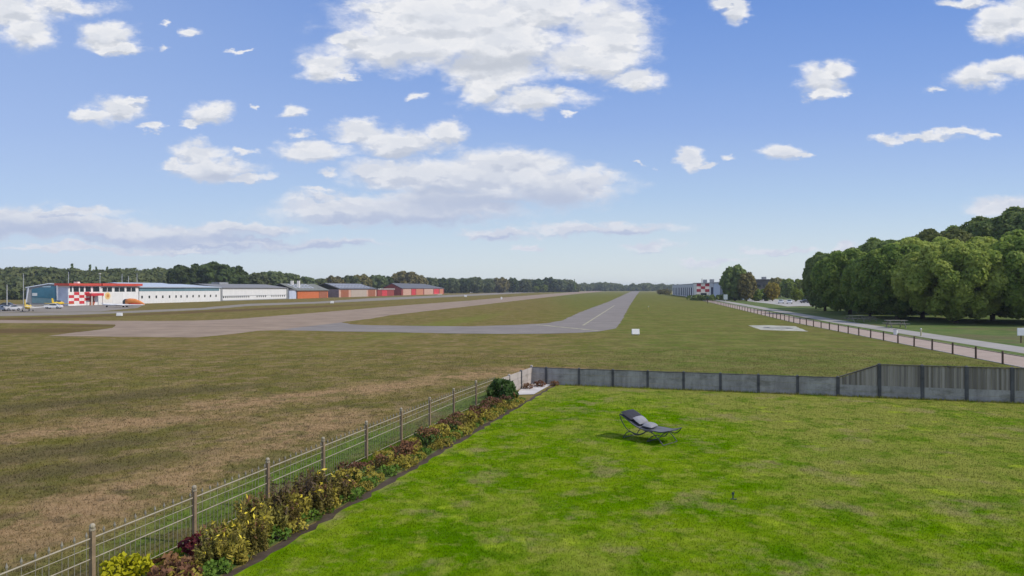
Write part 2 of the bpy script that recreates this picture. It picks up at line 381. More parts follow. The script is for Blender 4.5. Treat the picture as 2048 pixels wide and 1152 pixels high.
def tarmac_mat(name, a, b, scale=0.25, ang=math.atan2(1, 0.162)):
    m, T = new_mat(name); c = pos_co(T)
    n = T.noise(c, scale, 6, 0.62); st = T.noise(T.mapping(c, rot=(0, 0, -ang), scale=(0.03, 1, 1)), 0.5, 5, 0.6); g = T.noise(c, 6, 6, 0.75)
    k = T.m('ADD', T.m('MULTIPLY', n, 0.4), T.m('ADD', T.m('MULTIPLY', st, 0.4), T.m('MULTIPLY', g, 0.2)))
    finish(T, T.mix(T.m('MULTIPLY', T.step(st, 0.52, 0.66), 0.35), T.mix(T.step(k, 0.36, 0.64), a, b), tuple(v*0.72 for v in a)), 0.9, g, 0.2, 0.02, spec=0.2); return m
def brick_mat():
    m, T = new_mat('brick_paving'); c = pos_co(T)
    br = T.n('ShaderNodeTexBrick'); T.put(br.inputs['Vector'], c)
    br.inputs['Color1'].default_value = (0.33, 0.25, 0.20, 1); br.inputs['Color2'].default_value = (0.39, 0.305, 0.245, 1); br.inputs['Mortar'].default_value = (0.33, 0.27, 0.22, 1)
    br.inputs['Scale'].default_value = 1.0; br.inputs['Brick Width'].default_value = 0.22; br.inputs['Row Height'].default_value = 0.11; br.inputs['Mortar Size'].default_value = 0.008
    n = T.noise(c, 0.5, 6, 0.6); v = T.m('ADD', 0.72, T.m('MULTIPLY', n, 0.55))
    finish(T, T.mix(1.0, br.outputs[0], T.comb(v, v, v), 'MULTIPLY'), 0.85, n, 0.2, 0.02); return m
def concrete_mat(name, a, b):
    m, T = new_mat(name); c = pos_co(T)
    n = T.noise(c, 1.3, 6, 0.65); st = T.noise(T.mapping(c, scale=(3, 3, 0.35)), 1.5, 5, 0.6); g = T.noise(c, 18, 4, 0.6)
    k = T.m('ADD', T.m('MULTIPLY', n, 0.5), T.m('ADD', T.m('MULTIPLY', st, 0.35), T.m('MULTIPLY', g, 0.15)))
    stn = T.noise(T.mapping(c, (4, 9, 2), scale=(1, 1, 2.2)), 0.9, 7, 0.7)
    finish(T, T.mix(T.m('MULTIPLY', T.step(stn, 0.52, 0.68), 0.6), T.mix(T.step(k, 0.32, 0.68), a, b), tuple(q*w for q, w in zip(a, (0.62, 0.64, 0.55)))), 0.9, g, 0.25, 0.02); MATS[name] = m; return m
def wood_mat(name, a, b, period=0.1, dirv=(0.959, -0.283, 0)):
    m, T = new_mat(name); c = pos_co(T)
    w = T.n('ShaderNodeTexWhiteNoise', noise_dimensions='1D'); T.put(w.inputs['W'], T.m('FLOOR', T.m('DIVIDE', T.v('DOT_PRODUCT', c, dirv), period)))
    st = T.noise(T.mapping(c, scale=(14, 14, 0.8)), 1.5, 5, 0.65)
    k = T.m('ADD', T.m('MULTIPLY', w.outputs[0], 0.6), T.m('MULTIPLY', st, 0.5))
    finish(T, T.mix(T.step(k, 0.05, 1.05), a, b), 0.85, st, 0.3, 0.01); MATS[name] = m; return m

FIELD = field_mat(); LAWN = lawn_mat(); VERGE = verge_mat(); BRICK = brick_mat()
TARMAC_RUN = tarmac_mat('runway_tarmac', (0.218, 0.158, 0.112), (0.345, 0.262, 0.188))
TARMAC_TAXI = tarmac_mat('taxiway_tarmac', (0.178, 0.156, 0.140), (0.255, 0.228, 0.204))
TARMAC_LANE = tarmac_mat('lane_tarmac', (0.19, 0.165, 0.135), (0.29, 0.255, 0.21))
ROADM = tarmac_mat('road_tarmac', (0.28, 0.26, 0.235), (0.38, 0.355, 0.32))
PARKM = tarmac_mat('parking_paving', (0.33, 0.31, 0.28), (0.44, 0.42, 0.38))
SOIL = tarmac_mat('bed_soil', (0.040, 0.028, 0.018), (0.100, 0.075, 0.052), 2.0)
PADM = tarmac_mat('pale_slabs', (0.46, 0.43, 0.40), (0.62, 0.59, 0.57), 1.2)
YELLOW_LINE = plain('worn_line_paint', (0.39, 0.36, 0.24), 0.8, 0.4, 0.8)
WHITE_LINE = plain('worn_white_paint', (0.43, 0.42, 0.34), 0.8, 0.4, 0.9)
CONC = concrete_mat('fence_concrete', (0.225, 0.218, 0.212), (0.42, 0.408, 0.400))
CONC_PALE = concrete_mat('fence_concrete_pale', (0.33, 0.29, 0.26), (0.48, 0.43, 0.39))  # fence concrete again, the sunlit tone of the left return put into its colour
POSTC = concrete_mat('post_concrete', (0.065, 0.066, 0.070), (0.125, 0.126, 0.134))
PICKET = wood_mat('weathered_pickets', (0.135, 0.122, 0.110), (0.38, 0.35, 0.32))
CAPW = wood_mat('dark_cap_timber', (0.06, 0.055, 0.05), (0.11, 0.10, 0.09), 0.6)
BARK = plain('bark', (0.075, 0.058, 0.042), 0.9, 0.35, 4, bstr=0.5)
POSTW = plain('post_wood', (0.105, 0.070, 0.050), 0.85, 0.3, 3)

# ------------------------------------------------------------------ ground, pavements
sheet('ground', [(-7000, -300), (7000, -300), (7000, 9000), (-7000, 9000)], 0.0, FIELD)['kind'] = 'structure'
TX, TY = 0.162, 1.0
def pxs(lst): return [P(x, y) for x, y in lst]
run = pxs([(96,672),(200,673),(390,675),(438,671),(517,661.5),(556,660.5),(640,662),(700,652),(683,644.5),(740,637.7),(780,630.5),(860,621.5),(935,613),(1033,601.5),(1140,589.2),(1200,583.4),
           (1217,579.6),(1140,584.6),(1033,592.8),(935,601.5),(838,608.5),(780,613),(673,622),(575,630),(478,637.5),(400,641),(320,642),(230,641.5),(100,641),(0,640),(-300,640),(-300,646),(0,646),(120,646.5),(230,649),(225,656),(160,664)])
sheet('runway', ragged(run), 0.008, TARMAC_RUN)['kind'] = 'structure'
tax = pxs([(560,659.5),(620,661.6),(673,663),(780,664.5),(896,667),(994,668),(1100,667.4),(1153,666),(1198,663),(1233,656.5),(1243,642),(1256,617),(1272,592),(1279,583.5),(1282,580.6),
           (1268,580.6),(1260,584),(1217,603.5),(1159,625),(1140,634),(1125,641),(1092,646.8),(1033,650),(935,653),(838,652),(740,650.5),(700,648.5),(683,645),(640,650)])
taxi = sheet('taxiway', ragged(tax, 2.0, .16), 0.016, TARMAC_TAXI); taxi['kind'] = 'structure'
def strip(name, a, b, w, z, mat, par):
    a, b = Vector(a), Vector(b); t = (b-a).normalized(); n = Vector((-t.y, t.x, 0))*w/2
    return sheet(name, [a-n, b-n, b+n, a+n], z, mat, par)
strip('centre_line', P(1166,651), P(1229,611), 0.32, 0.021, YELLOW_LINE, taxi)
strip('hold_line', P(1074,649.6), P(1197,661.6), 0.75, 0.0225, YELLOW_LINE, taxi)
lane = pxs([(-300,636),(0,632.5),(140,630),(280,625),(400,620),(497,612),(634,607),(740,602),(838,597),(935,592.2),(1033,587),(1100,583.5),(1100,581.2),(1033,584),(935,588.4),(838,592.5),(740,596.5),(634,603.4),(497,607.5),(400,616),(280,621),(200,623.5),(0,626),(-300,628)])
sheet('service_lane', ragged(lane, 4, .4), 0.006, TARMAC_LANE)['kind'] = 'structure'
apr = pxs([(-300,627.5),(0,625.5),(200,623),(275,616),(290,609),(200,610),(-300,606)])
sheet('apron', apr, 0.011, TARMAC_LANE)['kind'] = 'structure'

# garden outline
FENCE = [Vector((-9.60, 5.52)), Vector((-2.50, 28.95)), Vector((1.13, 39.5))]       # fence line on the left
def fence_x(d):
    if d < 28.95: return -7.57 + 0.3035*(d-12.31)
    return -2.52 + (d-28.95)*0.346
def bed_x(d): return -5.28 + 0.3045*(d-13.12)
E0 = Vector((24.0, 32.75))                                                          # last post in view of the back fence
FD = Vector((-1.837, 0.533)); FT = -FD.normalized()
def bpost(j): return E0 + FD*j
far_l = bpost(12.0)
lawn_pts = [(bed_x(2), 2)] + [(bed_x(d)+random.uniform(-.09,.09), d) for d in np.arange(4, 39.6, 0.35)] + [tuple(bpost(11.55)), tuple(bpost(-1.5)), (60, 22), (60, 2)]
sheet('lawn', lawn_pts, 0.012, LAWN)['kind'] = 'structure'
bed_pts = [(bed_x(d)+0.08, d) for d in (2, 12, 22, 31, 39.7)] + [(bed_x(d)-random.uniform(.16, .36)*(1 if d < 31 else .7), d) for d in np.arange(39.6, 2, -.4)]
sheet('flower_bed', bed_pts, 0.007, SOIL)['kind'] = 'structure'
strip_pts = [(bed_x(d)-0.3, d) for d in (2, 12, 22, 31)] + [(fence_x(d)-0.25, d) for d in (31, 22, 12, 2)]
sheet('bed_grass', strip_pts, 0.005, VERGE)['kind'] = 'structure'
pad = pxs([(1040,780),(1066,766.5),(1108,767),(1082,781),(1068,789),(1030,790)])
sheet('paved_corner', pad, 0.018, PADM)['kind'] = 'structure'

# brick path, road, verge on the right
def path_x(d): return 27.75 + 0.160*d + max(0, d-110)*0.045
ds = [10, 30, 50, 80, 110, 160, 220, 300, 420, 600, 900]
def ribbon(name, o1, o2, z, mat, dd=ds):
    pts = [(path_x(d)+o1, d) for d in dd] + [(path_x(d)+o2, d) for d in reversed(dd)]
    o = sheet(name, pts, z, mat); o['kind'] = 'structure'; return o
ribbon('verge', 4.6, 260, 0.0045, VERGE)
ribbon('brick_path', 0.25, 4.55, 0.010, BRICK)
ribbon('road', 6.3, 9.9, 0.012, ROADM)
mk = MB()
for o in (0.12, 4.58):
    for a, b in zip(ds[:-1], ds[1:]): mk.wallseg((path_x(a)+o, a), (path_x(b)+o, b), 0.12, -0.05, 0.05)
kb = mk.build('path_kerb', CONC_PALE); kb['kind'] = 'structure'
sheet('parking_area', pxs([(1490,602),(1500,599),(1545,598.6),(1580,600),(1605,600),(1660,603),(1700,607),(1740,609.5),(1740,613),(1660,612.5),(1600,612),(1575,613),(1545,608)]), 0.014, PARKM)['kind'] = 'structure'

# helipad slab with dark ring and letter
hp = pxs([(1496,651),(1535,650.6),(1590,652.5),(1616,663),(1585,661.8),(1522,659.8)])
hel = sheet('helipad', ragged(hp, .8, .12), 0.010, WHITE_LINE); hel['kind'] = 'structure'
hc = P(1556, 656)
def ring(name, c, r1, r2, z, mat, par, n=40):
    og = ORG.get(par.name, Vector()); me = bpy.data.meshes.new(name)
    vs = [(c.x+r*math.cos(2*math.pi*i/n)-og.x, c.y+r*math.sin(2*math.pi*i/n)-og.y, z-og.z) for r in (r1, r2) for i in range(n)]
    me.from_pydata(vs, [], [(i, (i+1) % n, n+(i+1) % n, n+i) for i in range(n)]); me.update()
    if me.polygons[0].normal.z < 0: me.flip_normals()
    return mesh_obj(name, me, mat, par)
DARKPAD = plain('dark_pad_paint', (0.13, 0.13, 0.135), 0.85, 0.2)
ring('painted_ring', hc, 1.15, 2.0, 0.0145, DARKPAD, hel)

# ------------------------------------------------------------------ hedged crowns: many small leaf faces
def leaf_mesh(name, pts, nrm, size, mat, par=None, extra=None, asp=1.0, more=None):
    """one mesh of small leaf quads at pts (N,3) facing nrm"""
    n = len(pts); a = rng.normal(size=(n, 3)); t = np.cross(nrm, a); t /= np.linalg.norm(t, axis=1, keepdims=True)+1e-9
    b = np.cross(nrm, t); b /= np.linalg.norm(b, axis=1, keepdims=True)+1e-9
    s = (size*rng.uniform(0.6, 1.35, n))[:, None] if np.isscalar(size) else size[:, None]
    q = np.stack([pts-t*s*asp-b*s*0.35, pts+t*s*0.1-b*s, pts+t*s*asp+b*s*0.2, pts-t*s*0.15+b*s], 1)
    q += nrm[:, None, :]*(rng.uniform(-.25, .25, (n, 4))*s)[:, :, None]
    v = q.reshape(-1, 3); f = np.arange(4*n).reshape(-1, 4)
    if extra is not None:
        ev, ef = extra; f2 = [tuple(i+len(v) for i in ff) for ff in ef]; v = np.vstack([v, ev])
    else: f2 = []
    me = bpy.data.meshes.new(name)
    nf = len(f); loops = np.concatenate([f.ravel(), np.array([i for ff in f2 for i in ff], dtype=int)]).astype(np.int32)
    tot = np.concatenate([np.full(nf, 4), np.array([len(ff) for ff in f2], dtype=int)]).astype(np.int32)
    start = np.concatenate([[0], np.cumsum(tot)[:-1]]).astype(np.int32)
    me.vertices.add(len(v)); me.vertices.foreach_set('co', v.astype(np.float32).ravel())
    me.loops.add(len(loops)); me.loops.foreach_set('vertex_index', loops)
    me.polygons.add(len(tot)); me.polygons.foreach_set('loop_start', start)
    me.update(calc_edges=True)
    o = mesh_obj(name, me, mat, par)
    if more:
        for mm in more[0]: me.materials.append(mm)
        me.polygons.foreach_set('material_index', np.asarray(more[1], dtype=np.int32)); me.update()
    return o
def unit(n, up=0.0):
    d = rng.normal(size=(n, 3)); d[:, 2] += up; return d/(np.linalg.norm(d, axis=1, keepdims=True)+1e-9)
def core_mesh(lobes, k=0.8):
    mb = MB()
    for x, y, z, r in lobes: mb.sphere((x, y, z), r*k, 8, 5)
    ev = np.array([tuple(v + Vector((random.uniform(-1,1), random.uniform(-1,1), random.uniform(-1,1)))*0.10) for v in mb.v]); return ev, mb.f
def crown_pts(lobes, per_area, jit=0.55, shell=(0.82, 1.06)):
    P_, N_ = [], []
    L = np.array(lobes)
    for i, (x, y, z, r) in enumerate(lobes):
        n = max(8, int(per_area*4*math.pi*r*r)); d = unit(n, 0.25)
        rad = r*rng.uniform(shell[0], shell[1], n); p = np.array([x, y, z])+d*rad[:, None]
        keep = np.ones(n, bool)
        for j, l in enumerate(L):
            if j != i: keep &= np.linalg.norm(p-l[:3], axis=1) > l[3]*0.86
        p = p[keep]; d = d[keep]
        nn = d+rng.normal(size=d.shape)*jit; nn /= np.linalg.norm(nn, axis=1, keepdims=True)+1e-9
        P_.append(p); N_.append(nn)
    return np.vstack(P_), np.vstack(N_)
def make_lobes(w, h, base, n, rr=(0.2, 0.32), seed=1, round_top=1.0):
    """lobes over an egg-shaped crown: half width w, from z=base to z=h"""
    r0 = random.Random(seed); lobes = []; cz = base+(h-base)*0.48; hz = (h-base)*0.5
    lobes.append((0, 0, cz, min(w, hz)*0.74)); lobes.append((0, 0, cz+hz*0.3, min(w, hz)*0.6))
    ga = math.pi*(3-math.sqrt(5))
    for i in range(n):
        zz = 1-2*(i+0.5)/n; zz = zz*0.97; rad = math.sqrt(max(0, 1-zz*zz)); a = i*ga+r0.uniform(-.3, .3)
        r = min(w, hz)*r0.uniform(*rr)
        k = 1.0 if zz > -0.3 else 0.9
        lobes.append((math.cos(a)*rad*(w-r*0.75)*k*r0.uniform(.88, 1.05), math.sin(a)*rad*(w-r*0.75)*k*r0.uniform(.88, 1.05), cz+zz*(hz-r*0.75)*r0.uniform(.92, 1.05)*round_top, r))
    return lobes
def trunk_mb(h, r, spread, n=6, seed=0):
    r0 = random.Random(seed); mb = MB()
    mb.tube([(0, 0, -0.2), (0.02*h*r0.uniform(-1, 1), 0.02*h*r0.uniform(-1, 1), h*0.35), (0.03*h*r0.uniform(-1, 1), 0, h*0.8)], [r*1.3, r*0.9, r*0.35], 8)
    for i in range(n):
        a = 2*math.pi*i/n+r0.uniform(-.4, .4); z0 = h*r0.uniform(.22, .5); L = spread*r0.uniform(.6, .95)
        mb.tube([(0, 0, z0), (math.cos(a)*L*0.45, math.sin(a)*L*0.45, z0+L*0.35), (math.cos(a)*L, math.sin(a)*L, z0+L*r0.uniform(.5, .8))], [r*0.5, r*0.3, r*0.08], 5)
    return mb
def make_tree(name, w, h, base, nl, dens, leaf, mat, seed, label, cat='tree', group=None, trunk_r=None, lobes=None, core=0.8):
    root = empty(name, (0, 0, 0), label, cat, group)
    lobes = lobes or make_lobes(w, h, base, nl, seed=seed)
    p, n = crown_pts(lobes, dens)
    leaf_mesh('crown', p, n, leaf, mat, root, core_mesh(lobes, core))
    trunk_mb(h*0.85, trunk_r or h*0.022, w*0.85, 6, seed).build('trunk', BARK, root, True)
    return root

LEAF_DEEP = foliage('leaf_deep_green', (0.103, 0.196, 0.034), (0.365, 0.448, 0.094), 0.55, 0.45, 0.02)
LEAF_FRESH = foliage('leaf_fresh_green', (0.150, 0.245, 0.038), (0.476, 0.512, 0.116), 0.5, 0.48, 0.02)
LEAF_DARK = foliage('leaf_dark_green', (0.091, 0.151, 0.046), (0.290, 0.359, 0.102), 0.5, 0.42, 0.02)
LEAF_BROWN = foliage('leaf_olive_brown', (0.121, 0.121, 0.039), (0.266, 0.225, 0.074), 0.5, 0.2, 0.03)
LEAF_YELLOW = foliage('leaf_autumn_yellow', (0.20, 0.155, 0.025), (0.38, 0.29, 0.05), 0.8, 0.3, 0.02)
LEAF_LIME = foliage('leaf_lime_green', (0.109, 0.155, 0.018), (0.230, 0.276, 0.034), 0.8, 0.3, 0.02)
LEAF_FARDEEP = foliage('leaf_far_deep', (0.040, 0.070, 0.020), (0.115, 0.150, 0.042), 0.3, 0.35, 0.03)
LEAF_OLIVE = foliage('leaf_olive_green', (0.085, 0.110, 0.028), (0.215, 0.240, 0.070), 0.5, 0.42, 0.02)
LEAF_FAR = foliage('leaf_far_wood', (0.083, 0.120, 0.045), (0.203, 0.225, 0.090), 0.12, 0.35, 0.05)

# ---- the tall trees on the right: prototypes, then one object per tree
def place(o, x, d, z=0.0, s=1.0, rz=None, sz=None):
    o.location = (x, d, z); o.scale = (s, s, sz if sz else s); o.rotation_euler = (0, 0, random.uniform(0, 6.28) if rz is None else rz)
    return o
protoA = make_tree('broadleaf_tree', 8.6, 13.5, 0.9, 70, 14.0, 0.23, LEAF_FRESH, 11, 'x')
protoB = make_tree('broadleaf_tree', 7.6, 14.5, 0.8, 60, 12.0, 0.25, LEAF_DEEP, 23, 'x')
protoC = make_tree('broadleaf_tree', 7.2, 17.0, 1.2, 56, 10.0, 0.28, LEAF_DARK, 37, 'x')
protoD = make_tree('broadleaf_tree', 6.0, 13.0, 1.0, 48, 9.0, 0.27, LEAF_OLIVE, 41, 'x')
GR = 'trees standing in the wood on the right'
RIGHT = [  # proto, photo column, distance, height in m, width factor, label
 (protoA,1912,108,13.3,1.0,'big round bright green tree standing in front of all others on the right'),
 (protoB,1795,122,13.6,1.0,'rounded green tree left of the biggest front tree on the right'),
 (protoA,1985,116,14.4,1.02,'bright green tree just behind and right of the biggest front tree'),
 (protoB,1700,146,14.0,1.0,'bluish green tree near the left end of the right hand wood'),
 (protoA,1845,128,15.2,.95,'tall light green tree behind the gap between the two round front trees'),
 (protoC,1650,168,14.6,.85,'dark tree at the left tip of the right hand wood'),
 (protoC,1765,148,16.6,1.0,'dark green tree whose crown tops the wood left of its middle'),
 (protoB,2065,104,14.5,1.0,'green tree cut by the right edge of the photo'),
 (protoD,1880,145,18.4,1.0,'olive topped tree rising above the bright front crowns'),
 (protoC,1985,150,21.6,1.05,'tallest dark green tree at the top of the wood by the right edge'),
 (protoC,2062,146,23.2,1.1,None),(protoD,1725,162,15.6,.9,None),(protoC,1820,158,17.5,1.0,None),(protoC,1930,160,20.4,1.0,None),
 (protoD,1665,180,14.6,.7,None),(protoB,2130,112,16,1.0,None),(protoC,2150,150,21,1.0,None),(protoD,1632,186,11.5,.6,None),(protoB,1740,134,12.0,.85,'small rounded green tree between the two leftmost front crowns of the right hand wood')]
base_h = {protoA.name: 13.5, protoB.name: 14.5, protoC.name: 17.0, protoD.name: 13.0}
used = set()
for pr, x, d, h, wf, lab in RIGHT:
    if pr.name in used: o = copy_tree(pr)
    else: o = pr; used.add(pr.name)
    k = h/base_h[pr.name]; q = PD(x, d)
    place(o, q.x, q.y, 0, k*wf, None, k)
    tag(o, lab or 'dark leafy tree in the back rows of the right hand wood', 'tree', GR)

# ---- single trees in the middle right
t = make_tree('broadleaf_tree', 6.3, 15.9, 0.4, 46, 3.6, 0.5, LEAF_DARK, 53, 'dark green cone shaped tree standing alone left of the car park', lobes=None)
q = PD(1470, 303); place(t, q.x, q.y, 0, 1.0, 0.4)
t = make_tree('broadleaf_tree', 4.2, 12.6, 0.5, 34, 3.2, 0.5, LEAF_BROWN, 59, 'russet brown tree leaning against the dark cone shaped tree')
q = PD(1493, 297); place(t, q.x, q.y, 0, 1.0, 0.4)
t = make_tree('small_tree', 3.4, 8.4, 0.8, 24, 4.5, 0.4, LEAF_YELLOW, 61, 'small autumn yellow tree behind the parked white cars')
q = PD(1545, 300); place(t, q.x, q.y, 0, 1.0)
t = make_tree('small_tree', 2.6, 5.6, 0.3, 18, 5, 0.35, LEAF_LIME, 67, 'small bright lime green tree right of the parked white cars')
q = PD(1592, 285); place(t, q.x, q.y, 0, 1.0)
MIDG = 'trees behind the car park'
bushp = make_tree('bush', 3.2, 5.4, 0.0, 22, 4.0, 0.42, LEAF_DEEP, 71, 'x', 'bush')
for i, (x, d, k, lab) in enumerate([(1512,300,1.0,'leftmost dark bush right of the russet tree'),(1531,305,1.05,'dark bush between the russet tree and the yellow tree'),(1612,300,1.1,'dark bush right of the lime green tree'),(1635,262,1.15,'dark bush at the left foot of the right hand wood')]):
    o = bushp if i == 0 else copy_tree(bushp); q = PD(x, d); place(o, q.x, q.y, 0, k); tag(o, lab, 'bush', 'bushes round the car park')
limep = make_tree('broadleaf_tree', 5.0, 11.5, 0.5, 30, 3.0, 0.55, LEAF_LIME, 73, 'x')
for i, (x, d, k, lab) in enumerate([(1575,390,1.0,'yellow green tree behind the car park right of the yellow tree'),(1600,395,.98,'yellow green tree behind the small lime green tree'),(1622,380,.9,None),(1552,410,1.08,None),(1640,330,.95,None)]):
    o = limep if i == 0 else copy_tree(limep); q = PD(x, d); place(o, q.x, q.y, 0, k)
    tag(o, lab or 'leafy tree in the back row behind the car park', 'tree', MIDG)
    if lab is None:
        for c in kids(o):
            if c.name.startswith('crown'):
                c.data = c.data.copy(); c.data.materials[0] = LEAF_BROWN if i == 3 else LEAF_DARK
# low shrubs by the far end of the path
shp = make_tree('bush', 4.0, 4.2, -0.4, 16, 2.0, 0.6, LEAF_BROWN, 77, 'x', 'bush')
for i, (x, d, k, lab) in enumerate([(1322,640,1.1,'leftmost grey green shrub where the brick path meets the horizon'),(1333,620,1.25,'larger grey green shrub left of the striped building')]):
    o = shp if i == 0 else copy_tree(shp); q = PD(x, d); place(o, q.x, q.y, 0, k); tag(o, lab, 'bush', 'shrubs at the far end of the path')
hdg = make_tree('bush', 3.6, 2.6, -0.4, 16, 3.0, 0.5, LEAF_DARK, 79, 'x', 'bush')
for i, (x, d, lab) in enumerate([(1388,318,'dark low bush left of the chequered hut'),(1404,312,'dark low bush in front of the chequered hut'),(1422,318,'dark low bush right of the chequered hut'),(1440,325,'dark low bush at the foot of the dark cone shaped tree')]):
    o = hdg if i == 0 else copy_tree(hdg); q = PD(x, d); place(o, q.x, q.y, 0, 1); tag(o, lab, 'bush', 'bushes round the chequered hut')

# ---- far trees behind the hangars
farA = make_tree('broadleaf_tree', 9.0, 18.0, 0.5, 40, 1.1, 0.95, LEAF_FAR, 83, 'x')
farB = make_tree('broadleaf_tree', 8.0, 20.0, 0.5, 36, 1.1, 0.95, LEAF_FARDEEP, 89, 'x')
farC = make_tree('broadleaf_tree', 10.0, 17.0, 0.5, 40, 1.0, 1.0, LEAF_BROWN, 97, 'x')
fh = {farA.name: 18.0, farB.name: 20.0, farC.name: 17.0}
FG = 'trees behind the hangars on the left'
FAR = [(farB,365,415,530,1.1,'left one of the tall dark green trees behind the teal striped hangar'),(farB,400,430,528,1.05,None),(farB,432,425,523,1.35,'tallest dark green tree behind the white hangars'),(farB,470,440,532,1.0,'dark green tree sloping down at the right of the tallest hangar tree'),
 (farA,515,470,544,1.05,None),(farA,545,480,541,1.2,'broad olive tree behind the right end of the long white hangar'),(farA,580,490,545,1.0,None),
 (farA,612,520,552,1.0,None),(farA,640,530,556,1.0,None),(farC,668,545,552,1.0,None),(farA,700,560,550,1.1,None),(farC,722,575,549,1.0,None),(farA,755,600,549,1.1,None),(farB,775,610,552,.9,None),
 (farC,812,650,543,1.25,'rounded brown tree standing taller than the red roofed hangar'),(farC,835,680,550,1.0,None),(farA,860,740,554,1.0,None),(farB,885,760,555,1.0,None),(farA,905,790,555,1.0,None),(farB,928,800,556,1.0,None),
 (farA,950,820,553,1.1,None),(farA,975,850,556,1.0,None),(farC,1000,870,555,1.1,None),(farB,1025,890,555,1.0,None),(farA,1050,930,557,1.0,None),(farB,1075,960,557,1.1,None),(farB,1098,1000,554,1.3,'broad dark tree near the far right end of the left wood'),(farA,1120,1030,558,1.1,None),(farA,1140,1060,562,1.0,None)]
used = set()
for pr, x, d, ytop, wf, lab in FAR:
    if pr.name in used: o = copy_tree(pr)
    else: o = pr; used.add(pr.name)
    k = ZY(ytop, d)/fh[pr.name]; q = PD(x, d); place(o, q.x, q.y, 0, k*wf, None, k)
    tag(o, lab or 'leafy tree in the row behind the hangars', 'tree', FG)
lim2 = copy_tree(limep); q = PD(1088, 960); place(lim2, q.x, q.y, 0, 1.2, None, 1.0); tag(lim2, 'pale yellow green tree at the far end of the left wood', 'tree', FG)
q = PD(1072, 940); lim3 = copy_tree(limep); place(lim3, q.x, q.y, 0, 0.9, None, .8); tag(lim3, 'small yellow green tree left of the pale one at the far end of the wood', 'tree', FG)
# conifers poking out of the wood
def conifer(h, w, seed, label):
    root = empty('conifer_tree', (0, 0, 0), label, 'tree', 'spruces topping the left wood')
    lobes = [(random.uniform(-.1, .1)*w, random.uniform(-.1, .1)*w, h*(0.2+0.78*i/21), w*(1-i/23)) for i in range(22)]
    p, n = crown_pts(lobes, 1.4, 0.8); leaf_mesh('crown', p, n, 0.6, LEAF_DARK, root, core_mesh(lobes, .6))
    MB().tube([(0, 0, -.2), (0, 0, h*.9)], [.4, .1], 6).build('trunk', BARK, root); return root
cp = conifer(20, 2.6, 1, 'x')
for i, (x, yt, lab) in enumerate([(144,527,'tallest spruce tip above the chequered building'),(180,529,'dark spruce tip above the middle of the chequered building'),(192,533,None),(215,533,None),(322,535,'spruce tip left of the tall dark trees'),(102,533,None)]):
    o = cp if i == 0 else copy_tree(cp); d = 505+i*3; q = PD(x, d); k = ZY(yt, d)/20.0; place(o, q.x, q.y, 0, k)
    tag(o, lab or 'small spruce tip poking out of the wood behind the chequered building', 'tree', 'spruces topping the left wood')
cp2 = copy_tree(cp); q = PD(1149, 1050); place(cp2, q.x, q.y, 0, .9, None, 1.0); tag(cp2, 'lone slim poplar at the right end of the left wood', 'tree', 'lone far trees')

def woodland(name, cols, label, leaf, dens, mat):
    """a far wood that reads as one mass: many crowns in one mesh"""
    lobes = []
    for x, d, yt in cols:
        q = PD(x, d); ht = ZY(yt, d); w = ht*random.uniform(.3, .42)
        lobes += [(q.x, q.y, ht-w, w), (q.x+random.uniform(-w, w), q.y+random.uniform(-w, 0), ht*0.52, w*1.15), (q.x+random.uniform(-w, w)*.8, q.y-w*.6, ht*0.28, w*1.1),
                  (q.x+random.uniform(-w, w), q.y-w*.4, ht-w*random.uniform(1.2, 1.8), w*.75), (q.x+random.uniform(-w, w), q.y-w*.5, ht-w*random.uniform(1.0, 1.9), w*.6)]
    P_, N_ = [], []
    for x, y, z, r in lobes:
        n = int(dens*12.6*r*r); d = unit(n, .2); p = np.array([x, y, z])+d*(r*rng.uniform(.8, 1.08, n))[:, None]
        nn = d+rng.normal(size=d.shape)*.6; nn /= np.linalg.norm(nn, axis=1, keepdims=True); P_.append(p); N_.append(nn)
    o = leaf_mesh(name, np.vstack(P_), np.vstack(N_), leaf, mat, None, core_mesh(lobes, .8))
    return tag(o, label, 'wood', None, 'stuff')
cols = [(x+random.uniform(-4, 4), 470+random.uniform(-25, 30), 540+random.uniform(-3, 6)-(4 if x < 110 else 0)) for x in range(-60, 350, 9)]
cols += [(x+random.uniform(-4, 4), 430, 556+random.uniform(-6, 6)) for x in range(-60, 350, 14)]
cols += [(x+random.uniform(-2, 2), 335, 577+random.uniform(-5, 4)) for x in range(-60, 75, 8)]
woodland('wood', cols, 'long mixed green wood behind the chequered building and blue hangar', 1.0, 0.7, LEAF_FAR)
cols = [(x, 1500+random.uniform(-60, 60), 568+random.uniform(-2, 3)-(2.5 if 1180 < x < 1215 else 0)) for x in range(1145, 1360, 5)]
woodland('wood', [(x+random.uniform(-3, 3), 600+(x-590)*1.0+random.uniform(0, 40), 559+random.uniform(-3, 4)+(2 if x > 1000 else 0)) for x in range(500, 1150, 8)]+[(x+random.uniform(-3, 3), 560+(x-590)*.95, 569+random.uniform(-3, 2)) for x in range(500, 1150, 9)], 'dense olive wood behind the grey roofed sheds and the red hangar', 1.2, .5, LEAF_FAR)
cols = [(x, 1500+random.uniform(-60, 60), 568+random.uniform(-2, 3)-(2.5 if 1180 < x < 1215 else 0)) for x in range(1145, 1360, 5)]
woodland('wood', cols, 'distant grey green wood on the horizon behind the runway end', 1.8, 0.25, LEAF_FAR)

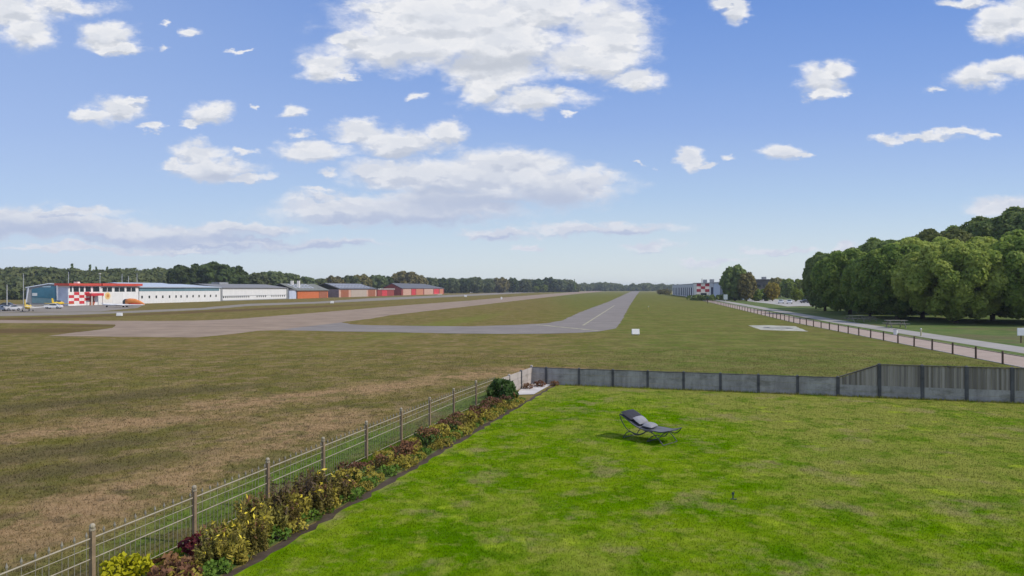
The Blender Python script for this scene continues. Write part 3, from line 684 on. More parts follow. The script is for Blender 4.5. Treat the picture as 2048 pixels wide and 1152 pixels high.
# ------------------------------------------------------------------ hangars on the left: a row along the runway
TN = Vector((0.987, -0.160, 0)); TT = Vector((0.160, 0.987, 0))        # towards the runway / along the runway
def FR(d, off, z=0.0): return Vector((-175.5+0.162*d+TN.x*off, d+TN.y*off, z))
def dF(x): return 175.5/(0.162+(CX-x)/F)
def fbox(mb, d1, d2, o1, o2, z0, z1):       # box in the row's frame; o = offset towards the runway
    q = [FR(d1, o1), FR(d1, o2), FR(d2, o2), FR(d2, o1)]
    return mb.hexa([(p.x, p.y, z0) for p in q], [(p.x, p.y, z1) for p in q])
def fgable(mb, d1, d2, o1, o2, ze, zr, th=0.25, over=0.5, hip=0.0):     # two roof slopes, ridge along the row
    om = (o1+o2)/2
    for oa in (o1-over, o2+over):
        q = [FR(d1-over, oa, ze), FR(d2+over, oa, ze), FR(d2+over-hip, om, zr), FR(d1-over, om, zr)]
        if oa == o1-over: q = [q[1], q[0], q[3], q[2]]
        mb.hexa([p for p in q], [p+Vector((0, 0, th)) for p in q])
    if hip:
        a, b, c = FR(d2+over, o1-over, ze+th), FR(d2+over, o2+over, ze+th), FR(d2+over-hip, om, zr+th)
        mb.add([a, b, c], [(0, 1, 2)])
    return mb
def ftri(mb, d, o1, o2, ze, zr, th=0.3):     # gable triangle on an end wall
    a, b, c = FR(d, o1, ze), FR(d, o2, ze), FR(d, (o1+o2)/2, zr); dd = Vector((0, th, 0))
    return mb.add([a, b, c, a+dd, b+dd, c+dd], [(0, 1, 2), (5, 4, 3), (0, 3, 4, 1), (1, 4, 5, 2), (2, 5, 3, 0)])
WHITE = ribbed('white_cladding', (0.80, 0.79, 0.77), (0.16, 0.987, 0), 1.6, 0.8)
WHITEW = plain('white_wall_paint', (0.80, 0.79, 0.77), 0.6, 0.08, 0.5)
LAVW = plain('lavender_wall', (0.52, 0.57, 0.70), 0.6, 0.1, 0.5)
REDP = plain('red_paint', (0.62, 0.045, 0.055), 0.5, 0.15, 0.8)
REDROOF = plain('red_fascia', (0.60, 0.085, 0.055), 0.5, 0.15, 0.8)
CREAMP = plain('cream_paint', (0.80, 0.76, 0.70), 0.6, 0.08, 0.8)
GLASSD = glass('dark_glass', (0.022, 0.032, 0.036)); TEALG = glass('teal_glass', (0.055, 0.145, 0.185)); BLUEG = glass('blue_glass', (0.035, 0.150, 0.225))
TEALP = plain('teal_panel', (0.14, 0.24, 0.28), 0.35, 0.12, 0.6)
ROOFP = ribbed('pale_roof_sheet', (0.47, 0.52, 0.58), (0.16, 0.987, 0), 1.0, 0.9, 0.4)
ROOFG = ribbed('grey_roof_sheet', (0.21, 0.20, 0.19), (0.16, 0.987, 0), 1.2, 0.85)
ROOFD = ribbed('dark_roof_sheet', (0.105, 0.105, 0.115), (0.16, 0.987, 0), 1.2, 0.85)
GREYM = plain('grey_steel', (0.30, 0.31, 0.32), 0.5, 0.12, 1.0)
ORANGE = ribbed('orange_boards', (0.62, 0.165, 0.050), (0.16, 0.987, 0), 1.0, 0.8)
ORANGED = ribbed('dark_orange_boards', (0.36, 0.125, 0.060), (0.16, 0.987, 0), 1.0, 0.8)
BEIGE = ribbed('beige_doors', (0.50, 0.41, 0.335), (0.16, 0.987, 0), 2.2, 0.78)
PINKW = plain('pink_render', (0.58, 0.36, 0.27), 0.7, 0.12, 0.6)
SALMON = ribbed('salmon_doors', (0.60, 0.235, 0.13), (0.16, 0.987, 0), 2.4, 0.85)
BRICKRED = plain('dark_red_wall', (0.30, 0.060, 0.050), 0.7, 0.18, 0.8)
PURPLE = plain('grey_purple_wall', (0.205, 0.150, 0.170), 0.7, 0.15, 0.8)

# chequered airfield building with red roof band
A = empty('airfield_building', FR(235, -5), 'two storey airfield building with red roof band and red and white chequered wall', 'building')
d1, dm, d2 = dF(137), dF(198), dF(277)
b = MB(); fbox(b, d1, d2, -4, 0, 0, 6.35); b.build('wall', WHITEW, A)
b = MB(); fbox(b, d1+0.05, d2, -3.7, -0.4, 6.35, 6.9); b.build('parapet', GREYM, A)
b = MB(); fbox(b, d1-0.8, dm-0.3, -4.4, 0.9, 6.4, 7.15); fbox(b, dm+0.6, d2+1.0, -4.4, 0.9, 6.4, 7.25); fbox(b, dm-0.3, dm+0.6, -4.2, 0.4, 6.42, 7.0); b.build('roof', REDROOF, A)
xs = [141,152,159,171,183,194]; xs2 = [203,221,239,256]
for i, (xa, xb) in enumerate([(140,144),(147,158),(160,168),(171,182),(186,199)]):
    b = MB(); fbox(b, dF(xa), dF(xb), -0.2, 0.06, 4.45, 6.1); w = b.build('window', GLASSD, A)
    b = MB(); fbox(b, dF(xb)-0.12, dF(xb)+.12, -0.2, 0.1, 4.45, 6.1); b.build('frame', WHITEW, w)
for xa, xb in [(205,214),(215,224),(229,238),(239,249),(253,262),(263,271)]:
    b = MB(); fbox(b, dF(xa), dF(xb), -0.2, 0.06, 4.4, 5.95); w = b.build('window', GLASSD, A)
    b = MB(); fbox(b, dF(xb)-0.1, dF(xb)+.1, -0.2, 0.1, 4.4, 5.95); b.build('frame', WHITEW, w)
# chequers: columns x rows
chk = MB(); chw = MB(); xc = [137.5+i*10.4 for i in range(6)]
for i in range(5):
    for j in range(4):
        mbx = chk if (i+j) % 2 == 0 else chw
        fbox(mbx, dF(xc[i])+.01, dF(xc[i+1]), -0.1, 0.045 if (i+j) % 2 == 0 else 0.04, 0.55+j*0.95, 0.55+(j+1)*0.95)
cw = chw.build('chequer_panel', CREAMP, A); chk.build('red_squares', REDP, cw)
b = MB(); fbox(b, dF(171), dF(196), -0.1, 2.2, 3.1, 3.95); b.build('canopy', REDP, A)
for x in (172.5, 195): b = MB(); fbox(b, dF(x), dF(x)+.25, 1.8, 2.05, 0, 3.1); b.build('canopy_post', CREAMP, A)
b = MB(); fbox(b, dF(179), dF(188), -0.2, 0.09, 0, 2.6); b.build('door', ORANGED, A)
b = MB(); fbox(b, dF(203), dF(224), -.1, .05, 0.9, 4.2); pn = b.build('emblem_board', CREAMP, A)
def disc(mb, c, r, n=20):
    v = [c]+[c+TT*math.cos(2*math.pi*i/n)*r+Vector((0, 0, r*math.sin(2*math.pi*i/n))) for i in range(n)]
    return mb.add(v, [(0, 1+(i+1) % n, 1+i) for i in range(n)])
disc(MB(), FR(dF(215), 0.07, 3.0), 1.25).build('yellow_disc', plain('emblem_yellow', (0.78, 0.55, 0.22), .5, .1), pn)
disc(MB(), FR(dF(215.5), 0.09, 3.05), 0.62).build('orange_disc', plain('emblem_orange', (0.62, 0.27, 0.07), .5, .1), pn)
b = MB(); fbox(b, dF(225), dF(246), -.1, .06, 0.4, 4.1); b.build('gate_panel', WHITE, A)
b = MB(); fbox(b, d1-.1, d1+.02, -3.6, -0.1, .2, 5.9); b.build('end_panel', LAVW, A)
b = MB(); fbox(b, dF(166), dF(171), -3.4, -2, 7.0, 7.7); b.build('roof_unit', CREAMP, A)

# blue glazed hangar to its left
B = empty('glazed_hangar', PD(88, 228), 'blue glazed hangar with shallow pitched front left of the chequered building', 'hangar')
def bp(x, z, d=228.0): q = PD(x, d); return Vector((q.x, q.y+(x-50)*0.02, z))
zl, zp, zr = ZY(575.5, 228), ZY(567.5, 228), ZY(569.5, 228)
wl = [(50, zl), (95, zp), (126, zr)]
def facade(mb, poly, th, off=0.0):
    f = [bp(x, z)+Vector((0, -off, 0)) for x, z in poly]; g = [p+Vector((0, th, 0)) for p in f]; n = len(f)
    return mb.add(f+g, [tuple(range(n)), tuple(reversed(range(n, 2*n)))]+[(i, i+n, (i+1) % n+n, (i+1) % n) for i in range(n)])
m_ = facade(MB(), [(52, 0), (126, 0), (126, zr-.15), (95, zp-.15), (52, zl-.15)], 14, 0); m_.build('wall', GREYM, B)
facade(MB(), [(63, 2.6), (109, 2.0), (109, zp-.75), (95, zp-.65), (63, zl-.45)], 0.1, 0.12).build('glass_front', BLUEG, B)
facade(MB(), [(63, 0.6), (109, 0.6), (109, 1.95), (63, 2.5)], 0.1, 0.1).build('lower_front', TEALP, B)
facade(MB(), [(64, 3.0), (73, 3.0), (73, 4.0), (64, 4.0)], 0.06, 0.2).build('sign_panel', plain('sign_grey_white', (.6, .64, .64), .5, .05), B)
facade(MB(), [(83, 5.9), (98, 5.9), (98, 6.4), (83, 6.2)], 0.06, 0.2).build('light_pane', plain('light_pane', (.35, .50, .58), .3, .05), B)
facade(MB(), [(111.5, 3.6), (123, 3.6), (121, zr-.9), (111.5, zp-1.2)], 0.06, 0.1).build('side_pane', GLASSD, B)
fr = MB()
for pa, pb in [((52, 0), (57, zl)), ((52, zl), (95, zp)), ((95, zp), (127, zr)), ((111, 0), (110, zp-.6)), ((127, 0), (126, zr)), ((127, 0), (118, 3))]:
    fr.tube([bp(*pa)+Vector((0, -.2, 0)), bp(*pb)+Vector((0, -.2, 0))], 0.22, 6)
fr.build('frame', plain('pale_frame', (.58, .62, .68), .5, .08), B)

# white hangar with teal strip and pale roof
C_ = empty('white_hangar', FR(270, -10), 'long white hangar with teal strip under a pale blue roof', 'hangar')
d1, d2 = dF(278.5), dF(441)
b = MB(); fbox(b, d1, d2, -22, 0, 0, 4.45); b.build('wall', WHITE, C_)
b = MB(); fbox(b, d1+.02, d2-.02, -21.9, -0.02, 4.45, 5.85); b.build('upper_wall', WHITEW, C_)
b = MB(); fbox(b, d1, d2-1, -0.1, 0.05, 4.5, 5.7); b.build('teal_strip', TEALP, C_)
b = MB(); fgable(b, d1, dF(372), -22, 0, 5.86, 7.5, .25, .6); b.build('roof', ROOFP, C_)
b = MB(); fgable(b, dF(372)+1.2, d2, -22, 0, 5.86, 7.15, .22, .5, 11); b.build('roof', ROOFP, C_)
b = MB(); ftri(b, d1, -22, 0, 5.85, 7.4); b.build('gable', WHITEW, C_)
b = MB(); fbox(b, d2, d2+.7, -1, 0.35, 0, 5.8); b.build('corner_column', GREYM, C_)
for x in [284, 298.5, 312.5, 325.5, 339, 352, 362, 374, 386, 398, 409.5, 421, 432]:
    b = MB(); fbox(b, dF(x)-.38, dF(x)+.38, -0.1, 0.07, 1.9, 2.85); b.build('window', GLASSD, C_)

# long white hangar with grey roof
D_ = empty('white_hangar', FR(328, -10), 'plain white hangar with sliding doors and a low dark grey roof', 'hangar')
d1, d2 = dF(443), dF(573)
b = MB(); fbox(b, d1+.75, d2, -24, 0, 0, 5.6); b.build('wall', WHITE, D_)
b = MB(); fbox(b, d1+.75, d2+.2, -.1, .06, 0, .35); b.build('plinth', GREYM, D_)
b = MB(); fbox(b, d1+.75, d2, -.1, .09, 2.15, 2.3); b.build('door_track', GREYM, D_)
b = MB(); fgable(b, d1+.8, d2, -24, 0, 5.61, 7.4, .25, .5); b.build('roof', ROOFG, D_)
b = MB(); fbox(b, dF(479), dF(496), -14, -10, 7.0, 8.4); b.build('roof_vent', GREYM, D_)
b = MB(); fbox(b, d2, d2+1.0, -1.5, 0.5, 0, 5.7); b.build('corner_column', GREYM, D_)
for i in range(30):
    x = 447+i*4.2
    if 13 <= i <= 15 or 21 <= i <= 22: continue
    b = MB(); fbox(b, dF(x)-.36, dF(x)+.36, -0.1, 0.07, 1.35, 2.05); b.build('window', GLASSD, D_)

# workshop with two white chimneys
E_ = empty('workshop', FR(364, -8), 'small white workshop with two white chimneys', 'building')
d1, d2 = dF(577.5), dF(592.5)
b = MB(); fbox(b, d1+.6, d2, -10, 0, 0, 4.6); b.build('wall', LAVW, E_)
b = MB(); fbox(b, d1+.4, d2+.3, -14, .3, 4.61, 4.95); fbox(b, d1+.5, d2+6, -22, -9, 4.95, 6.4); b.build('roof', ROOFG, E_)
for x in (584, 597): 
    q = PD(x, 378); MB().box((q.x, q.y, 7.7), (1.35, 1.3, 4.2)).build('chimney', CREAMP, E_)

# orange shed
G_ = empty('orange_shed', FR(386, -8), 'orange boarded shed with grey green roof and roof panels', 'building')
d1, d2 = dF(595), dF(656)
b = MB(); fbox(b, d1, d2, -16, 0, 0, 4.3); b.build('wall', ORANGE, G_)
b = MB(); fbox(b, dF(638), dF(654), -.1, .12, 0, 3.7); b.build('door', ORANGED, G_)
b = MB(); fgable(b, d1-2, d2, -18, 0.2, 4.32, 8.0, .25, .5); b.build('roof', plain('moss_grey_roof', (.17, .175, .15), .7, .2, .4), G_)
def roof_panels(par, xs_, o1, o2, z1, z2, dw, mat):
    for x in xs_:
        dd = dF(x); mb = MB()
        for (oa, za, ob, zb) in ((o1, z1, o1+(o2-o1)*.42, z1+(z2-z1)*.42), (o1+(o2-o1)*.55, z1+(z2-z1)*.55, o2, z2)):
            q = [FR(dd, oa, za), FR(dd+dw, oa, za), FR(dd+dw, ob, zb), FR(dd, ob, zb)]
            mb.hexa(q, [p+Vector((0, 0, .12)) for p in q])
        mb.build('skylight', mat, par)
SKYL = plain('skylight_pane', (.42, .44, .50), .3, .1, .5)
roof_panels(G_, [600+i*6.6 for i in range(6)], -2.2, -7.6, 5.65, 7.75, 1.7, SKYL)

# shed with beige doors
I_ = empty('beige_shed', FR(452, -8), 'low shed with beige doors between orange doors under a dark roof with skylights', 'building')
d1, d2 = dF(678), dF(753)
b = MB(); fbox(b, d1, d2, -9, 0, 0, 5.0); b.build('wall', PINKW, I_)
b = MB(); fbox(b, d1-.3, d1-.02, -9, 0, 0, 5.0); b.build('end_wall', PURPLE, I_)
for xa, xb, mt in ((682, 697, ORANGED), (702, 733, BEIGE), (736.5, 750, ORANGED)):
    b = MB(); fbox(b, dF(xa), dF(xb), -.1, .12, 0, 4.6); b.build('door', mt, I_)
b = MB(); fgable(b, d1+1, d2, -20, 0, 5.02, 8.7, .25, .5, 6); b.build('roof', ROOFD, I_)
roof_panels(I_, [684+i*6.4 for i in range(10)], -1.6, -8.6, 5.95, 8.35, 2.2, SKYL)

# red lean-to and red gabled hangar
J_ = empty('red_lean_to', FR(508, -6), 'low dark red lean-to with a white flat roof edge', 'building')
d1, d2 = dF(754), dF(788)
b = MB(); fbox(b, d1+.8, d2, -9, 0, 0, 4.9); b.build('wall', BRICKRED, J_)
b = MB(); fbox(b, dF(764), dF(774), -.1, .12, 0, 4.2); b.build('door', REDP, J_)
b = MB(); fbox(b, d1+.5, d2+.4, -9.4, .6, 4.92, 5.3); b.build('roof', CREAMP, J_)
K_ = empty('red_hangar', FR(600, -8), 'hangar with red gable and salmon doors under a dark grey roof', 'hangar')
d1, d2 = dF(803), dF(888)
b = MB(); fbox(b, d1, d2, -16, 0, 0, 5.4); ftri(b, d1, -16, 0, 5.4, 9.4); b.build('wall', BRICKRED, K_)
for xa, xb, mt in ((806, 822, PINKW), (823, 831, REDP), (832, 846, SALMON), (848, 866, PINKW), (868, 878, REDP), (879, 886, SALMON)):
    b = MB(); fbox(b, dF(xa), dF(xb), -.1, .15, 0, 5.1); b.build('door', mt, K_)
b = MB(); fgable(b, d1, d2, -16, 0, 5.42, 9.5, .3, .5, 40); b.build('roof', ROOFD, K_)
b = MB(); fbox(b, dF(866), dF(874), 0, 5, 0, .3); b.build('ramp', CREAMP, K_)
# far low blue-black building
q1, q2 = PD(1120, 1080), PD(1146, 1090)
L_ = empty('low_barn', (q1.x, q1.y, 0), 'low dark blue barn at the right end of the left wood', 'building')
b = MB().wallseg((q1.x, q1.y), (q2.x, q2.y), 14, 0, 5.4); b.build('wall', plain('navy_wall', (.035, .04, .085), .6, .1), L_)
b = MB().wallseg((q1.x-1, q1.y), (q2.x+1, q2.y), 16, 5.42, 6.3); b.build('roof', ROOFD, L_)

# poles
POLEM = plain('galvanised_pole', (.42, .43, .42), .45, .1, 2)
def pole(x, d, ytop, label, head=True):
    q = PD(x, d); zt = ZY(ytop, d); root = empty('light_pole', (q.x, q.y, 0), label, 'pole', 'tall poles round the left buildings')
    MB().tube([(q.x, q.y, 0), (q.x, q.y, zt)], [.16, .09], 8).build('pole', POLEM, root)
    if head: MB().box((q.x, q.y-.1, zt+.12), (.7, .35, .3)).build('lamp_head', CREAMP, root)
for x, d, yt, lb in [(14,190,569,'pale pole beside the parked cars at the left edge'),(47,236,547,'thin pole left of the blue glazed hangar'),(137,240,544,'thin pole rising behind the left end of the chequered building'),(200,248,548,'pole with pale lamp head above the middle of the red roof'),
                     (244,256,548,'thin pole right of the middle of the red roof'),(257,258,552,'thin pole between two others above the red roof'),(274,262,547,'thin pole above the right end of the red roof')]:
    pole(x, d, yt, lb, x == 200)

# ------------------------------------------------------------------ right: striped building, chequered hut, dark building
S0, S1 = Vector((100.5, 330)), Vector((141, 600)); ST = (S1-S0).normalized(); SN = Vector((-ST.y, ST.x))   # SN points left, to the runway
def SR(u, off, z=0): p = S0+ST*u+SN*off; return Vector((p.x, p.y, z))
def sbox(mb, u1, u2, o1, o2, z0, z1):
    q = [SR(u1, o2), SR(u1, o1), SR(u2, o1), SR(u2, o2)]
    return mb.hexa([(p.x, p.y, z0) for p in q], [(p.x, p.y, z1) for p in q])
M_ = empty('striped_building', SR(130, -8), 'long white building with dark blue glass bays between white piers', 'building')
b = MB(); sbox(b, 0, 270, -14, 0, 0, 8.2); b.build('wall', plain('pale_blue_wall', (.50, .56, .66), .6, .08, .4), M_)
b = MB(); sbox(b, 21, 270, -.2, .25, 6.2, 8.25); b.build('fascia', plain('fascia_grey', (.52, .53, .55), .6, .1, .4), M_)
b = MB(); sbox(b, -.5, 270, -14, .4, 8.26, 8.7); b.build('roof', GREYM, M_)
u = 22.0; NAVYP = plain('navy_bay', (.045, .055, .095), .75, .2, .4, spec=.1)
while u < 256:
    w = 8.2; b = MB(); sbox(b, u, u+w, -.2, .12, .4, 6.15); b.build('window', NAVYP, M_)
    b = MB(); sbox(b, u+w+.1, u+w+5.3, -.2, .2, 0, 6.15); b.build('pier', WHITEW, M_); u += w+5.4
for uu_, h_ in ((62, 4.2), (92, 4.6)):
    b = MB(); sbox(b, uu_, uu_+4, -6, -4, 8.7, 8.7+h_*.5); b.build('roof_unit', GREYM, M_)
b = MB(); sbox(b, -9, -.6, -9, -2.0, 0, 9.6); bb = b.build('end_block', plain('navy_cladding', (.030, .040, .075), .5, .1), M_)
b = MB(); sbox(b, -10, 6, -10, -.6, 9.62, 10.2); b.build('end_roof', ROOFD, M_)
N_ = empty('chequered_hut', PD(1406, 322), 'red and white chequered runway hut on a dark base', 'hut')
qa, qb = PD(1393.5, 322), PD(1419, 322); cxh = (qa.x+qb.x)/2; wh = qb.x-qa.x
MB().box((cxh, 325, 1.0), (wh-.8, 5, 2.0)).build('base', plain('hut_base', (.03, .035, .035), .8, .2), N_)
hb = MB().box((cxh, 325, 4.95), (wh, 5.6, 5.9)).build('cabin', CREAMP, N_)
rs = MB()
for i in range(3):
    for j in range(3):
        if (i+j) % 2 == 0: rs.box((qa.x+wh*(i+.5)/3, 322.17, 3.9+(j+.5)*4/3), (wh/3-.01, .1, 4/3-.01))
rs.build('red_squares', plain('hut_red', (.36, .04, .06), .5, .1), hb)
MB().box((cxh, 325, 8.05), (wh+.5, 6.1, .28)).build('roof', GREYM, N_)
MB().tube([(cxh, 324, 8.1), (cxh, 324, 10.2)], .12, 6).build('mast', POSTW, N_)
MB().box((cxh+.3, 322.1, 2.9), (wh*.45, .12, 1.0)).build('window', GLASSD, N_)
def post_sign(name, x, yb, ytop, w_px, hpx, matp, mats, label, cat, grp=None):
    q = P(x, yb); d = q.y; r = empty(name, q, label, cat, grp); zt = ZY(ytop, d); s = d/F
    MB().tube([(q.x, q.y, -.05), (q.x, q.y, zt)], .06 if d < 120 else .1, 6).build('post', matp, r)
    MB().box((q.x, q.y-.08, zt-hpx*s/2), (w_px*s, .07, hpx*s)).build('sign_panel', mats, r, False, .01)
    return r
post_sign('sign_post', 1415, 607, 592, 4, 5, POSTW, plain('sign_dark_green', (.03, .07, .05), .5, .1), 'dark sign post at the path below the chequered hut', 'sign')
post_sign('sign_post', 1451, 603, 589, 8, 10, POLEM, plain('sign_pale', (.45, .52, .52), .5, .1), 'pale grey information board left of the dark cone shaped tree', 'sign')
post_sign('sign_post', 2042, 686, 656, 17, 15, POSTW, plain('sign_white', (.74, .75, .79), .5, .06), 'white board on a post by the road at the right edge', 'sign')
q = PD(1530, 430)
O_ = empty('flat_building', q, 'dark flat roofed building behind the yellow tree', 'building')
MB().box((q.x, q.y+8, 5.4), (20, 16, 10.8)).build('wall', plain('brown_grey_wall', (.11, .10, .095), .7, .15, .3), O_)
MB().box((q.x, q.y+8, 11.1), (22, 18, .6)).build('roof', ROOFD, O_)
MB().box((q.x+1.5, q.y+6, 12.2), (2.4, 2, 1.5)).build('roof_unit', GREYM, O_)
for i in range(5): MB().box((q.x-8+i*4, q.y-.05, 7.2), (2.4, .12, 1.6)).build('window', GLASSD, O_)

# ------------------------------------------------------------------ cars
TYRE = plain('tyre_rubber', (.02, .02, .02), .8, .1); RIM = plain('rim_metal', (.4, .4, .42), .3, .1, metal=.8)
def car_proto(matb, label):
    r = empty('parked_car', (0, 0, 0), label, 'car')
    prof = [(-2.05, .35), (-2.1, .62), (-2.0, .9), (-1.15, .98), (-.55, 1.42), (.75, 1.46), (1.55, 1.02), (2.05, .92), (2.1, .55), (2.0, .32)]
    rings = []
    for yv, k in ((-.84, .94), (-.8, 1.0), (.8, 1.0), (.84, .94)):
        rings.append([(x*(1 if abs(yv) < .82 else .985), (yv if z < 1.0 else yv*.86), .32+(z-.32)*k) for x, z in prof])
    MB().loft(rings).build('body', matb, r, False, .04)
    g = MB()
    for sgn in (-1, 1):
        g.add([(-1.0, sgn*.80, 1.0), (-.5, sgn*.735, 1.36), (.68, sgn*.735, 1.39), (1.3, sgn*.80, 1.04), (-1.0, sgn*.83, 1.0), (-.5, sgn*.765, 1.36), (.68, sgn*.765, 1.39), (1.3, sgn*.83, 1.04)], [(0,1,2,3),(7,6,5,4),(0,4,5,1),(1,5,6,2),(2,6,7,3),(3,7,4,0)])
    g.add([(-1.13, -.66, 1.03), (-1.13, .66, 1.03), (-.62, .6, 1.41), (-.62, -.6, 1.41)], [(0, 1, 2, 3)])
    g.add([(1.53, .66, 1.07), (1.53, -.66, 1.07), (.84, -.6, 1.45), (.84, .6, 1.45)], [(0, 1, 2, 3)])
    g.build('window_glass', GLASSD, r)
    for x in (-1.3, 1.3):
        for s in (-.78, .78):
            w = MB().tube([(x, s-.1, .32), (x, s+.1, .32)], .32, 14).build('wheel', TYRE, r)
            MB().tube([(x, s-.115, .32), (x, s+.115, .32)], .2, 10).build('rim', RIM, w)
    for s in (-.6, .6): MB().box((-2.07, s, .72), (.1, .34, .16)).build('headlight', CREAMP, r)
    for s in (-.62, .62): MB().box((2.08, s, .8), (.08, .25, .16)).build('tail_light', REDP, r)
    return r
CW = plain('car_white', (.72, .73, .75), .3, .05, spec=.6); CB = plain('car_slate_blue', (.10, .13, .19), .3, .05, spec=.6); CG = plain('car_silver', (.42, .43, .46), .3, .05, spec=.6); CK = plain('car_black', (.025, .027, .035), .3, .05, spec=.6)
protos = {}
def car(mat, x, y, rz, label, group):
    if mat.name in protos: o = copy_tree(protos[mat.name])
    else: o = protos[mat.name] = car_proto(mat, label)
    q = P(x, y); o.location = q; o.rotation_euler = (0, 0, rz); tag(o, label, 'car', group)
gl, gr_ = 'cars parked at the left edge', 'cars in the car park on the right'
car(CB, 4, 622, R(70), 'slate blue car cut by the left edge of the photo', gl)
car(CG, 22, 621.5, R(75), 'silver car parked between the blue car and the yellow plane', gl)
car(CK, 12, 615, R(20), 'black car parked behind the silver and blue cars', gl)
car(CW, 107, 617.5, R(10), 'white car parked in front of the blue glazed hangar', gl)
car(CW, 1562, 607, R(65), 'left one of two white cars side by side in the car park', gr_)
car(CW, 1579, 607.5, R(65), 'right one of two white cars side by side in the car park', gr_)
car(CK, 1612, 606, R(10), 'black car right of the white cars', gr_)
car(CB, 1629, 606.5, R(12), 'slate blue car nearest to the right hand wood', gr_)

# ------------------------------------------------------------------ light aircraft
YEL = plain('aircraft_yellow', (.72, .50, .03), .35, .08, spec=.5); AWH = plain('aircraft_white', (.78, .78, .78), .35, .05, spec=.5); ORA = plain('aircraft_orange', (.72, .24, .05), .35, .08, spec=.5)
def plane(label, body_m, wing_m, fin_m, L=6.6, span=8.6):
    r = empty('light_aircraft', (0, 0, 0), label, 'aircraft', 'light aircraft parked on the apron')
    rings = []
    for x, w, h, zc in ((L*.5, .12, .14, 1.0), (L*.46, .38, .42, 1.0), (L*.3, .52, .55, 1.02), (L*.1, .55, .62, 1.08), (-L*.15, .42, .5, 1.05), (-L*.4, .16, .26, 1.05), (-L*.5, .06, .14, 1.08)):
        rings.append([(x, w*math.cos(2*math.pi*i/12), zc+h*math.sin(2*math.pi*i/12)) for i in range(12)])
    MB().loft(rings).build('fuselage', body_m, r, True)
    g = []
    for x, w, z0, z1 in ((L*.24, .3, 1.35, 1.42), (L*.14, .42, 1.4, 1.92), (-L*.02, .4, 1.4, 1.95), (-L*.14, .25, 1.3, 1.5)):
        g.append([(x, -w, z0), (x, w, z0), (x, w*.65, z1), (x, -w*.65, z1)])
    MB().loft(g).build('canopy_glass', GLASSD, r)
    for s in (-1, 1):
        c0, c1 = 1.45, 1.05
        MB().hexa([(.2, s*.3, .68), (.2+c0, s*.3, .68), (.35+c1, s*span/2, 1.02), (.35, s*span/2, 1.02)], [(.2, s*.3, .86), (.2+c0*.9, s*.3, .86), (.35+c1*.9, s*span/2, 1.12), (.35, s*span/2, 1.12)]).build('wing', wing_m, r)
        MB().hexa([(-L*.5, s*.05, 1.1), (-L*.38, s*.05, 1.1), (-L*.42, s*1.5, 1.12), (-L*.5, s*1.5, 1.12)], [(-L*.5, s*.05, 1.18), (-L*.38, s*.05, 1.18), (-L*.42, s*1.5, 1.18), (-L*.5, s*1.5, 1.18)]).build('tailplane', wing_m, r)
    MB().hexa([(-L*.54, -.06, 1.1), (-L*.34, -.06, 1.1), (-L*.34, .06, 1.1), (-L*.54, .06, 1.1)], [(-L*.58, -.04, 2.7), (-L*.46, -.04, 2.7), (-L*.46, .04, 2.7), (-L*.58, .04, 2.7)]).build('fin', fin_m, r)
    for x, y in ((L*.34, 0), (.3, -.95), (.3, .95)):
        lg = MB().tube([(x, y, .3), (x, y*.8, .85)], .05, 6).build('gear_leg', GREYM, r)
        MB().tube([(x, y-.07, .2), (x, y+.07, .2)], .2, 10).build('wheel', TYRE, lg)
    pr = MB().tube([(L*.5, 0, 1.0), (L*.54, 0, 1.0)], [.14, .04], 8).build('spinner', GREYM, r)
    MB().box((L*.515, 0, 1.0), (.05, .16, 1.7)).build('propeller', GREYM, pr)
    return r
def put_plane(o, x, y, rz, s=1.0): q = P(x, y); o.location = q; o.rotation_euler = (0, 0, rz); o.scale = (s, s, s)
put_plane(plane('yellow light aircraft with white wing parked near the left edge', YEL, AWH, YEL), 55, 623, R(118), 1.1)
put_plane(plane('yellow tailed light aircraft in front of the blue glazed hangar', YEL, YEL, YEL), 116, 613, R(97), 0.95)
def touring_plane():
    r = empty('light_aircraft', (0, 0, 0), 'long white aircraft with an orange front half parked before the chequered building', 'aircraft', 'light aircraft parked on the apron')
    def rg(x, w, zb, zt): return [(x, w*math.copysign(abs(math.cos(a))**.7, math.cos(a)), (zb+zt)/2+(zt-zb)/2*math.copysign(abs(math.sin(a))**.7, math.sin(a))) for a in [2*math.pi*(i+.5)/14 for i in range(14)]]
    MB().loft([rg(-6.1, .1, .95, 1.1), rg(-5.2, .4, .55, 1.05), rg(-3.5, .75, .38, 1.05), rg(0, .85, .36, 1.0), rg(3.5, .8, .38, .95), rg(5.6, .4, .5, .9), rg(6.2, .06, .66, .76)]).build('fuselage', AWH, r, True)
    MB().loft([rg(.9, .62, .9, 2.45), rg(1.9, .72, .9, 2.6), rg(3.4, .7, .88, 2.5), rg(4.8, .5, .82, 1.95), rg(5.9, .22, .75, 1.25), rg(6.25, .05, .8, .9)]).build('nose_cabin', ORA, r, True)
    MB().loft([rg(.1, .5, .9, 2.0), rg(.5, .6, .9, 2.4), rg(.88, .62, .9, 2.46)]).build('canopy_glass', GLASSD, r, True)
    MB().loft([rg(2.0, .73, .86, 1.15), rg(3.5, .72, .84, 1.15), rg(5.2, .46, .8, 1.05)]).build('red_stripe', REDP, r, True)
    for sg in (-1, 1): MB().hexa([(-.6, sg*.7, .5), (.9, sg*.7, .5), (.6, sg*4.6, .8), (-.4, sg*4.6, .8)], [(-.6, sg*.7, .66), (.9, sg*.7, .66), (.6, sg*4.6, .9), (-.4, sg*4.6, .9)]).build('wing', AWH, r)
    for x, y in ((-4.6, 0), (.6, -1.0), (.6, 1.0)): MB().tube([(x, y-.08, .24), (x, y+.08, .24)], .24, 12).build('wheel', TYRE, r)
    return r
put_plane(touring_plane(), 246, 614.5, R(3), 1.0)

